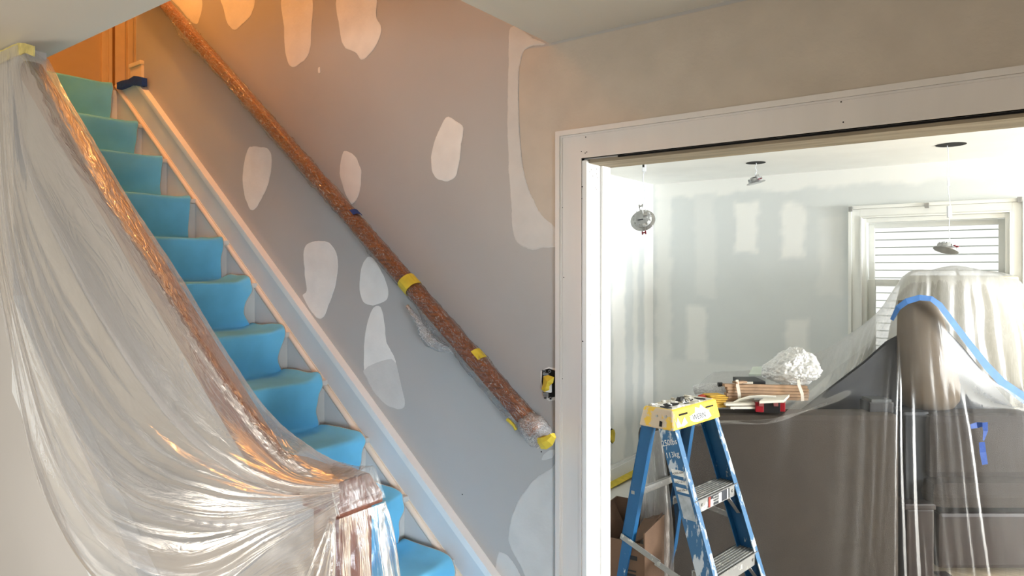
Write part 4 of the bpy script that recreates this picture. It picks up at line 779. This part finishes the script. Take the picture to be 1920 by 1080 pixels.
gb = thing('grey_green_board', 'pale grey green board leaning at the back of the heap left of the bag', 'board', at(1421, 704, 4.0)); b = bmesh.new(); q_ = [at(1404, 705, 3.97), at(1430, 705, 3.97), at(1440, 690, 4.1), at(1411, 691, 4.1)]; hexa(b, q_ + [p + Vector((0, 0, .01)) for p in q_]); obj('board', b, mat('board_green', S(188, 198, 188), .7), gb)
bt = thing('black_tray', 'black tray lying behind the strapped wood bundle', 'tray', at(1415, 722, 3.62)); obj('tray', vbox(1392, 1436, 715, 724, 3.6, .16, .004), M_black, bt); obj('label_strip', vbox(1394, 1412, 716, 720, 3.595, .004, .0005), M_sand, bt)
fr = thing('film_roll', 'roll of clear film with black end cap behind the sanding pads', 'film roll', at(1330, 732, 3.65))
b = tube(bmesh.new(), [at(1302, 730, 3.72), at(1330, 727, 3.68), at(1357, 729, 3.62)], lambda i, a: .026 * (1 + .12 * math.sin(a * 3 + i)), 16); o = obj('film', b, M_bunch, fr, smooth=True); uv_tube(o, 16, 3, 2, 2)
obj('black_cap', tube(bmesh.new(), [at(1346, 721, 3.62), at(1354, 721, 3.62)], .012, 14), M_black, fr)
# crumpled white bag
bgo = thing('plastic_bag', 'crumpled white translucent plastic bag on top of the wood bundle', 'plastic bag', at(1484, 718, 3.65))
kb = bmesh.new(); bmesh.ops.create_icosphere(kb, subdivisions=6, radius=1); cB = at(1484, 694, 3.68); uR = Vector((math.cos(YAW), math.sin(YAW), 0))
for v in kb.verts:
    n = v.co.normalized(); x, y, z = n
    k = 1 + .16 * fnoise(x * 1.6, y * 1.6, z * 1.6 + 3) + .16 * abs(fnoise(x * 3, y * 3 + 5, z * 3)) - .10 * abs(fnoise(x * 7, y * 7, z * 7 + 9)) + .04 * fnoise(x * 16, y * 16, z * 16)
    wx = .150 if z < .2 else .150 - .09 * (z - .2); zz = z * (.118 if z > 0 else .08)
    v.co = cB + uR * (x * wx * k + (.02 if z > .3 else 0) * z) + fw * y * .11 * k + Vector((0, 0, zz * k))
me_ = bpy.data.meshes.new('bag'); kb.to_mesh(me_); kb.free(); uv = me_.uv_layers.new(name='UVMap')
for l in me_.loops: c = me_.vertices[l.vertex_index].co - cB; uv.data[l.index].uv = (c.dot(uR) * 5, c.z * 5 + c.dot(fw) * 3)
M_bag = plastic('bag_film', .72, (.96, .96, .94, 1), .6, 3, .08, .25, vary=.2); obj('bag_film', me_, M_bag, bgo, smooth=True)

# ---------------------------------------------------------------- floor covering, tape, carton by the left wall
fc = thing('floor_covering', 'wrinkled white floor sheet taped along the baseboard of the rear room', 'floor sheet', (-1.9, 4.2, 0))
b_rows = [[Vector((LX + .02 + (x) * .38, D + WT + .05 + y * .69, .012)) for x in range(5)] for y in range(5)]
sheet('sheet', b_rows, 60, 60, mat('floor_sheet_white', S(226, 224, 218), .5, .03, 4), fc, lambda u, v: .012 * (ridges(v * 7 + fnoise(u * 3, 2), 9) - .3) + .006 * fnoise(u * 9, v * 12))
b = bmesh.new(); yy = [3.6 + .16 * i for i in range(11)]
for i in range(10):
    w_ = .018 if 3 < i < 9 else .004; hexa(b, [(LX + .016, yy[i], .02), (LX + .05 + w_, yy[i], .026), (LX + .05 + w_, yy[i + 1], .026), (LX + .016, yy[i + 1], .02), (LX + .016, yy[i], .028 + w_), (LX + .05 + w_, yy[i], .03), (LX + .05 + w_, yy[i + 1], .03), (LX + .016, yy[i + 1], .028 + w_)])
o = obj('tape_strip', b, M_yellow, fc); o['label'] = 'yellow tape along the baseboard'
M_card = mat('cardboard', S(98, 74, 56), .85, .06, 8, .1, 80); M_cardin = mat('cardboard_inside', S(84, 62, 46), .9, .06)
cb = thing('cardboard_box', 'open brown cardboard box on the floor left of the ladder', 'box', (-1.62, 2.85, 0))
bz = at(1170, 975, 3.2).z
Mb = Matrix.Translation(at(1165, 975, 3.14)) @ Matrix.Rotation(math.radians(6), 4, 'Z'); Mb.translation.z = 0
bw_, bd_, bh_ = .17, .36, bz
for n_, a, c in (('front_panel', (-bw_, 0, 0), (bw_ * .62, .006, bh_ - .07)), ('back_panel', (-bw_, bd_, 0), (bw_ * .62, bd_ + .006, bh_)), ('side_panel', (bw_ * .62, 0, 0), (bw_ * .62 + .006, bd_, bh_ - .02)), ('side_panel', (-bw_, 0, 0), (-bw_ + .006, bd_, bh_)), ('bottom', (-bw_, 0, 0), (bw_ * .62, bd_, .006))):
    obj(n_, box(a, c, 0, Mb), M_card, cb)
b = bmesh.new(); prism(b, [Mb @ Vector(p) for p in ((bw_ * .60, .02, bh_ - .05), (bw_ * .60, bd_ * .9, bh_ - .01), (bw_ * .05, bd_ * .8, bh_ - .06), (bw_ * .05, .06, bh_ - .12))], (0, 0, .005)); obj('flap', b, M_card, cb)
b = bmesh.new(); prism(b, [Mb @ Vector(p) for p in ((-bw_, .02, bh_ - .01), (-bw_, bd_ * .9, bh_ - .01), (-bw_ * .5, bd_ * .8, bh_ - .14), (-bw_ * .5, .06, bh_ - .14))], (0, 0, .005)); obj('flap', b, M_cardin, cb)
def text(name, s_, size, M_, m, parent, ext=.0004, sx=1):
    cu_ = bpy.data.curves.new(name, 'FONT'); cu_.body = s_; cu_.size = size; cu_.extrude = ext; cu_.align_x = 'CENTER'; cu_.align_y = 'CENTER'; cu_.materials.append(m); cu_.resolution_u = 3
    t_ = bpy.data.objects.new('t', cu_); C.objects.link(t_); bpy.context.view_layer.update(); me = bpy.data.meshes.new_from_object(t_.evaluated_get(bpy.context.evaluated_depsgraph_get())); bpy.data.objects.remove(t_); bpy.data.curves.remove(cu_)
    me.transform(M_ @ Matrix.Diagonal((sx, 1, 1, 1))); me.materials.clear(); return obj(name, me, m, parent)
RX90 = Matrix.Rotation(math.radians(90), 4, 'X')
text('printed_number', '632 3', .075, Mb @ Matrix.Translation((-bw_ * .62, -.002, bh_ * .42)) @ RX90 @ Matrix.Rotation(math.radians(90), 4, 'Z'), M_black, cb)
b = bmesh.new()
for i in range(9): addbox(b, (bw_ * .05, -.0015, .05 + i * .022), (bw_ * .42, -.0003, .05 + i * .022 + (.012 if i % 2 else .007)), 0, Mb)
addbox(b, (bw_ * .02, -.0015, bh_ - .15), (bw_ * .45, -.0003, bh_ - .13), 0, Mb)
h_ = obj('printed_bars', b, M_black, cb); h_['kind'] = 'stuff'

# ================================================================== LADDER
def paintmat(name, base, amount, spl=S(205, 205, 200), rough=.45, metal=0, sc_=22, st=(1, 1, .35)):
    m = mat(name, base, rough, .04, 4, .15, 90, metal=metal); nt = m.node_tree; N = nt.nodes; L = nt.links; p = N['Principled BSDF']
    src = p.inputs['Base Color'].links[0].from_socket; tc = N.new('ShaderNodeTexCoord'); mp = N.new('ShaderNodeMapping'); mp.inputs['Scale'].default_value = st; L.new(tc.outputs['Object'], mp.inputs[0])
    n = N.new('ShaderNodeTexNoise'); n.inputs['Scale'].default_value = sc_; n.inputs['Detail'].default_value = 8; n.inputs['Roughness'].default_value = .65; L.new(mp.outputs[0], n.inputs['Vector'])
    r = N.new('ShaderNodeValToRGB'); r.color_ramp.elements[0].position = 1 - amount; r.color_ramp.elements[1].position = 1 - amount + .04; L.new(n.outputs['Fac'], r.inputs[0])
    mx_ = N.new('ShaderNodeMix'); mx_.data_type = 'RGBA'; mx_.inputs[7].default_value = spl; L.new(r.outputs[0], mx_.inputs[0]); L.new(src, mx_.inputs[6]); L.new(mx_.outputs[2], p.inputs['Base Color']); return m
M_lblue = paintmat('fibreglass_blue', S(24, 86, 132), .36); M_lblue2 = paintmat('fibreglass_blue_spattered', S(48, 100, 142), .47, S(190, 200, 208)); M_lyel = paintmat('ladder_cap_yellow', S(236, 196, 70), .40, S(196, 180, 160), sc_=14, st=(1, 1, 1)); M_lcap = paintmat('ladder_cap_side', S(226, 184, 66), .56, S(200, 180, 156), sc_=11, st=(1, 1, 1))
M_ltop = paintmat('ladder_cap_top', S(176, 168, 150), .52, S(235, 232, 225), sc_=16, st=(1, 1, 1)); M_lalu = paintmat('ladder_aluminium', S(150, 150, 148), .42, S(205, 205, 200), metal=.35, sc_=18, st=(1, 1, 1))
wv = Vector((math.cos(math.radians(81.3)), math.sin(math.radians(81.3)), 0)); dv = Vector((math.cos(math.radians(-8.7)), math.sin(math.radians(-8.7)), 0)); zv = Vector((0, 0, 1))
PF = at(1263, 810, 2.95); LW, LD = .415, .182
ld = thing('stepladder', 'blue fibreglass stepladder with paint spattered yellow top standing in the opening', 'ladder', Vector((PF.x, PF.y, 0)))
def L3(w, d_, z): return PF + wv * w + dv * d_ + zv * z     # z from the cap's lower edge
zc = .088; i_ = .016
# cap: hollow tray with rim
cp = bmesh.new()
hexa(cp, [L3(0, 0, 0), L3(LW, 0, 0), L3(LW, -LD, 0), L3(0, -LD, 0), L3(i_, -i_, zc), L3(LW - i_, -i_, zc), L3(LW - i_, -LD + i_, zc), L3(i_, -LD + i_, zc)])
bmesh.ops.bevel(cp, geom=cp.edges[:], offset=.012, segments=3, affect='EDGES', profile=.6); co = obj('top_cap', cp, [M_lyel, M_lcap], ld, smooth=False)
for p in co.data.polygons:
    if p.normal.dot(wv) < -.5: p.material_index = 1
b = bmesh.new(); hexa(b, [L3(i_ + .012, -i_ - .012, zc - .002), L3(LW - i_ - .012, -i_ - .012, zc - .002), L3(LW - i_ - .012, -LD + i_ + .012, zc - .002), L3(i_ + .012, -LD + i_ + .012, zc - .002), L3(i_ + .012, -i_ - .012, zc + .001), L3(LW - i_ - .012, -i_ - .012, zc + .001), L3(LW - i_ - .012, -LD + i_ + .012, zc + .001), L3(i_ + .012, -LD + i_ + .012, zc + .001)]); obj('cap_tray', b, M_ltop, ld)
for w, d_, rw, rd in ((.12, -.09, .05, .028), (.26, -.10, .045, .03), (.34, -.07, .02, .03), (.20, -.06, .02, .012), (.05, -.07, .018, .03)):
    b = bmesh.new(); c = L3(w, d_, zc + .0012); ring = [b.verts.new(c + wv * rw * math.cos(a) * (1 + .2 * math.sin(3 * a)) + dv * rd * math.sin(a)) for a in [2 * math.pi * j / 18 for j in range(18)]]; f = b.faces.new(ring); r_ = bmesh.ops.extrude_face_region(b, geom=[f]); [setattr(v, 'co', v.co + Vector((0, 0, .0012))) for v in r_['geom'] if isinstance(v, bmesh.types.BMVert)]; obj('tool_recess', b, M_dark, ld)
rnd = random.Random(8)
for k in range(16):   # dried ridges of paint
    w, d_ = rnd.uniform(.03, LW - .04), rnd.uniform(-LD + .03, -.03); b = bmesh.new(); n_ = 5; a = rnd.uniform(0, 3); l_ = rnd.uniform(.02, .05)
    tube(b, [L3(w + math.cos(a) * l_ * (j / n_ - .5), max(-LD + .025, min(-.02, d_ + math.sin(a) * l_ * (j / n_ - .5))), zc + .002 + .003 * rnd.random()) for j in range(n_ + 1)], lambda i, q: .004 + .003 * math.sin(i * 1.3), 6); obj('paint_ridge', b, M_ltop if k % 3 else M_mudbase, ld, smooth=True)
b = bmesh.new(); tube(b, [L3(.21, -.10, zc), L3(.215, -.10, zc + .02)], lambda i, a: (.02, .013)[i], 12); tube(b, [L3(.245, -.105, zc), L3(.24, -.105, zc + .016)], .012, 10); tag(obj('black_putty', b, M_black), 'black lump of tool handle lying on the yellow ladder top', 'tool')
# cap details: slots, rivets, label
def facept(u, v_, off=.001):  # on the front cap face; u along w, v up
    a = i_ * v_ / zc; return PF + wv * u + dv * (-a + off) + zv * v_
def faceM(u, v_, off): 
    nrm = (dv * zc + zv * i_).normalized(); M_ = Matrix((wv, (nrm.cross(wv)), nrm)).transposed().to_4x4(); M_.translation = facept(u, v_, off); return M_
def faceBox(name, u0, u1, v0, v1, m, off=.001, th=.001, par=None):
    b = bmesh.new(); P4 = [facept(u, v_, off) for u, v_ in ((u0, v0), (u1, v0 + .0), (u1, v1), (u0, v1))]; hexa(b, P4 + [p + dv * th for p in P4]); return obj(name, b, m, par or ld)
faceBox('slot', .06, .13, .058, .066, M_dark); faceBox('slot', .29, .36, .060, .067, M_dark)
M_lab = mat('label_white', S(228, 228, 224), .5, .05, 30); M_ink = mat('label_ink', S(60, 62, 66), .6)
b = bmesh.new(); P5 = [facept(.22 + .075 * math.cos(a) , .034 + .022 * math.sin(a), .0008) for a in [2 * math.pi * j / 24 for j in range(24)]]; prism(b, P5, dv * .0008); obj('oval_label', b, M_lab, ld)
b = bmesh.new(); P5 = [facept(u, v_, .0006) for u, v_ in ((.14, .045), (.19, .05), (.20, .078), (.235, .068), (.25, .082), (.28, .062), (.31, .05), (.33, .02), (.29, .012), (.24, .02))]; prism(b, P5, dv * .0005); obj('torn_label', b, mat('label_torn', S(205, 214, 222), .5, .15, 40), ld)
text('cap_lettering', 'WERN', .034, faceM(.222, .034, .0022), M_ink, ld, .0003, 1.15)
b = bmesh.new(); P5 = [facept(u, v_, .0012) for u, v_ in ((.015, .07), (.03, .03), (.045, .055), (.065, .02), (.10, .05), (.12, .02), (.09, .012), (.03, .012))]; prism(b, P5, dv * .0006); obj('paint_smear', b, mat('smear_grey', S(170, 172, 176), .6, .1, 40), ld)
def sidept(s_, v_, off=.001): a = i_ * v_ / zc; return PF - dv * s_ + wv * (a - off) + zv * v_
for s_, v_ in ((.045, .058), (.09, .054)):
    b = bmesh.new(); tube(b, [sidept(s_, v_, .003), sidept(s_, v_, -.002)], .0055, 12); obj('rivet', b, M_metal, ld)
b = bmesh.new(); P4 = [sidept(*q) for q in ((.060, .012), (.074, .012), (.074, .036), (.060, .034))]; prism(b, P4, -wv * .001); obj('side_slot', b, M_dark, ld)
# rails
def legpt(base, a, b_, sgn, side, s_): return base + (dv * sgn * a + wv * side * b_ - zv) * s_
zt_ = PF.z
def channel(name, base, a, b_, sgn, side, web, flange, m_web, m_fl, s1, depth_off=0):
    # web faces outward (side), flanges turn inward along -side
    T = legpt(base, a, b_, sgn, side, -.04); B = legpt(base, a, b_, sgn, side, s1); ax = (B - T).normalized(); e = -dv * sgn; inn = -wv * side
    def slab(p, q, m, nm): o = obj(nm, hexa(bmesh.new(), p + q), m, ld); return o
    th = .004
    def quad(c, k0, k1, t0, t1): return [c + e * k0 + inn * t0, c + e * k1 + inn * t0, c + e * k1 + inn * t1, c + e * k0 + inn * t1]
    b1 = bmesh.new(); hexa(b1, quad(B, 0, web, 0, th) + quad(T, 0, web, 0, th)); hexa(b1, quad(B, web - th, web, th, flange) + quad(T, web - th, web, th, flange)); r = obj('rail', b1, m_web, ld)
    b2 = bmesh.new(); hexa(b2, quad(B, -.0005, th, 0, flange) + quad(T, -.0005, th, 0, flange)); obj('rail_flange', b2, m_fl, ld); return r
s_end = zt_ - .01
nf = L3(.018, -.004, 0); ff = L3(LW - .018, -.004, 0); nbk = L3(.018, -LD + .004, 0); fbk = L3(LW - .018, -LD + .004, 0)
channel('rail', nf, .33, .02, 1, -1, .085, .034, M_lblue2, M_lblue2, s_end); channel('rail', ff, .33, .02, 1, 1, .085, .034, M_lblue, M_lblue2, s_end)
channel('rail', nbk, .18, .04, -1, -1, .058, .030, M_lblue, M_lblue, s_end); channel('rail', fbk, .18, .04, -1, 1, .058, .030, M_lblue, M_lblue, s_end)
for base, a, b_, sg, sd in ((nf, .33, .02, 1, -1), (ff, .33, .02, 1, 1), (nbk, .18, .04, -1, -1), (fbk, .18, .04, -1, 1)):
    p = legpt(base, a, b_, sg, sd, s_end); M_ = Matrix((wv, dv, zv)).transposed().to_4x4(); M_.translation = p + zv * .03 - wv * sd * .018 - dv * sg * .035; obj('rubber_foot', box((-.026, -.05, -.04), (.026, .05, .01), .006, M_), M_black, ld)
# steps: near edge pixel rows give their heights
def step(s_, lab=False):
    a = legpt(nf, .33, .02, 1, -1, s_) + wv * .006; c = legpt(ff, .33, .02, 1, 1, s_) - wv * .006; dp = .105
    P4 = [a + dv * .002, c + dv * .002, c - dv * dp, a - dv * dp]
    b = bmesh.new(); hexa(b, [p - zv * .004 for p in P4] + P4)
    hexa(b, [P4[0] - zv * .055, P4[1] - zv * .055, P4[1] - dv * .004 - zv * .055, P4[0] - dv * .004 - zv * .055, P4[0], P4[1], P4[1] - dv * .004, P4[0] - dv * .004])
    hexa(b, [P4[3] - zv * .035, P4[2] - zv * .035, P4[2] + dv * .004 - zv * .035, P4[3] + dv * .004 - zv * .035, P4[3], P4[2], P4[2] + dv * .004, P4[3] + dv * .004])
    o = obj('step', b, M_lalu, ld)
    b = bmesh.new()
    for k in range(7): q = .010 + k * .014; hexa(b, [P4[0] - dv * q, P4[1] - dv * q, P4[1] - dv * (q + .005), P4[0] - dv * (q + .005), P4[0] - dv * q + zv * .003, P4[1] - dv * q + zv * .003, P4[1] - dv * (q + .005) + zv * .003, P4[0] - dv * (q + .005) + zv * .003])
    g_ = obj('tread_ribs', b, M_lalu, o)
    g_['kind'] = 'stuff'
    for u in (.06, (c - a).length - .05):
        q = P4[0] + wv * u - zv * .026; b = bmesh.new(); tube(b, [q, q + dv * .004], .007, 12); obj('rivet', b, M_metal, o)
    if lab:
        u0, u1 = .11, .30; A_ = P4[0] - zv * .05; b = bmesh.new(); hexa(b, [A_ + wv * u0 + dv * .001, A_ + wv * u1 + dv * .001, A_ + wv * u1 + dv * .002, A_ + wv * u0 + dv * .002] + [A_ + zv * .044 + wv * u0 + dv * .001, A_ + zv * .044 + wv * u1 + dv * .001, A_ + zv * .044 + wv * u1 + dv * .002, A_ + zv * .044 + wv * u0 + dv * .002]); obj('warning_label', b, mat('label_dark', S(44, 48, 56), .5, .3, 40), o)
        for (x0, x1, z0, z1, m) in ((.11, .128, .0, .044, mat('label_red', S(150, 60, 50), .5)), (.125, .15, .002, .03, M_lab), (.20, .225, .004, .042, M_lab), (.275, .285, .02, .044, M_lab)):
            b = bmesh.new(); hexa(b, [A_ + wv * x0 + dv * .002, A_ + wv * x1 + dv * .002, A_ + wv * x1 + dv * .003, A_ + wv * x0 + dv * .003] + [A_ + zv * z1 + wv * x0 + dv * .002, A_ + zv * z1 + wv * x1 + dv * .002, A_ + zv * z1 + wv * x1 + dv * .003, A_ + zv * z1 + wv * x0 + dv * .003]); obj('label_piece', b, m, o)
        Mt = Matrix((wv, zv, dv)).transposed().to_4x4(); Mt.translation = A_ + wv * .175 + zv * .030 + dv * .0024
        for r_ in range(3): 
            Mt.translation = A_ + wv * .175 + zv * (.036 - r_ * .011) + dv * .0024; text('label_lettering', ('KEEP BODY', 'CENTERED', 'ON LADDER')[r_], .009, Mt.copy(), M_lab, o)
    # gusset braces under both ends
    for sd, e in ((1, P4[0]), (-1, P4[1])):
        p = e - dv * .03; b = bmesh.new(); bar(b, p - zv * .05 + wv * sd * .055, p - zv * .14 - wv * sd * .002 + dv * .035, dv, .02, .003); obj('brace', b, M_lalu, o)
    return o
step(.285, True); step(.575); step(.84)
# rear cross bars and spreaders
def rearbar(s_):
    a = legpt(nbk, .18, .04, -1, -1, s_); c = legpt(fbk, .18, .04, -1, 1, s_); b = bmesh.new(); bar(b, a + dv * .02, c + dv * .02, zv, .03, .018); obj('rear_crossbar', b, M_lalu, ld)
rearbar(.32)
for side, fb, bb in ((-1, nf, nbk), (1, ff, fbk)):
    pa = legpt(fb, .33, .02, 1, side, .27 if side < 0 else .50) - dv * .06 + wv * side * .006; pb = legpt(bb, .18, .04, -1, side, .33 if side < 0 else .44) + dv * .03 + wv * side * .006
# near side spreader seen low: from back leg to front leg, jointed in the middle
pa = legpt(nbk, .18, .04, -1, -1, .52) - wv * .008 - dv * .0; pb = legpt(nf, .33, .02, 1, -1, .665) - wv * .008 - dv * .03
b = bmesh.new(); mid = pa.lerp(pb, .45); bar(b, pa + dv * .0, mid, zv, .026, .004); o1 = obj('spreader', b, M_lalu, ld); b = bmesh.new(); bar(b, mid - wv * .003 - dv * .02, pb - wv * .003, zv, .026, .004); obj('spreader', b, M_lalu, ld)
b = bmesh.new(); tube(b, [mid - wv * .008, mid], .009, 12); obj('spreader_pivot', b, M_metal, ld)
pa = legpt(fbk, .18, .04, -1, 1, .42) + wv * .008; pb = legpt(ff, .33, .02, 1, 1, .46) - dv * .04 + wv * .008; b = bmesh.new(); bar(b, pa, pb, zv, .024, .004); obj('spreader', b, M_lalu, ld)
# markings on the near front rail
axn = (legpt(nf, .33, .02, 1, -1, 1) - nf).normalized(); xn = dv - axn * dv.dot(axn); xn.normalize(); nn = xn.cross(-axn).normalized()
if nn.dot(wv) > 0: nn = -nn
def railM(s_, k, off=.0012):
    M_ = Matrix((xn, -axn, xn.cross(-axn))).transposed().to_4x4(); M_.translation = legpt(nf, .33, .02, 1, -1, s_) - dv * k - wv * off; return M_
text('rail_lettering', '250lbs', .036, railM(.055, .046), M_lab, ld, .0003, .85); text('rail_lettering', '113kg', .034, railM(.105, .046), M_lab, ld, .0003, .85)
for s0, s1, m in ((.165, .19, M_lab), (.205, .222, M_lab), (.238, .256, M_lab), (.268, .365, mat('old_sticker', S(168, 176, 182), .6, .12, 30))):
    b = bmesh.new(); A, B = legpt(nf, .33, .02, 1, -1, s0), legpt(nf, .33, .02, 1, -1, s1); q_ = [A - dv * .012, A - dv * .072, B - dv * .072, B - dv * .012]; prism(b, [p - wv * .0006 for p in q_], -wv * .0006); obj('rail_sticker', b, m, ld)
for s_, tx in ((.178, 'MODEL 6204'), (.2135, 'SIZE 1.22 m'), (.247, 'MAX 0.56 m')): text('sticker_lettering', tx, .0125, railM(s_, .042, .0022), M_ink, ld, .0002, .8)
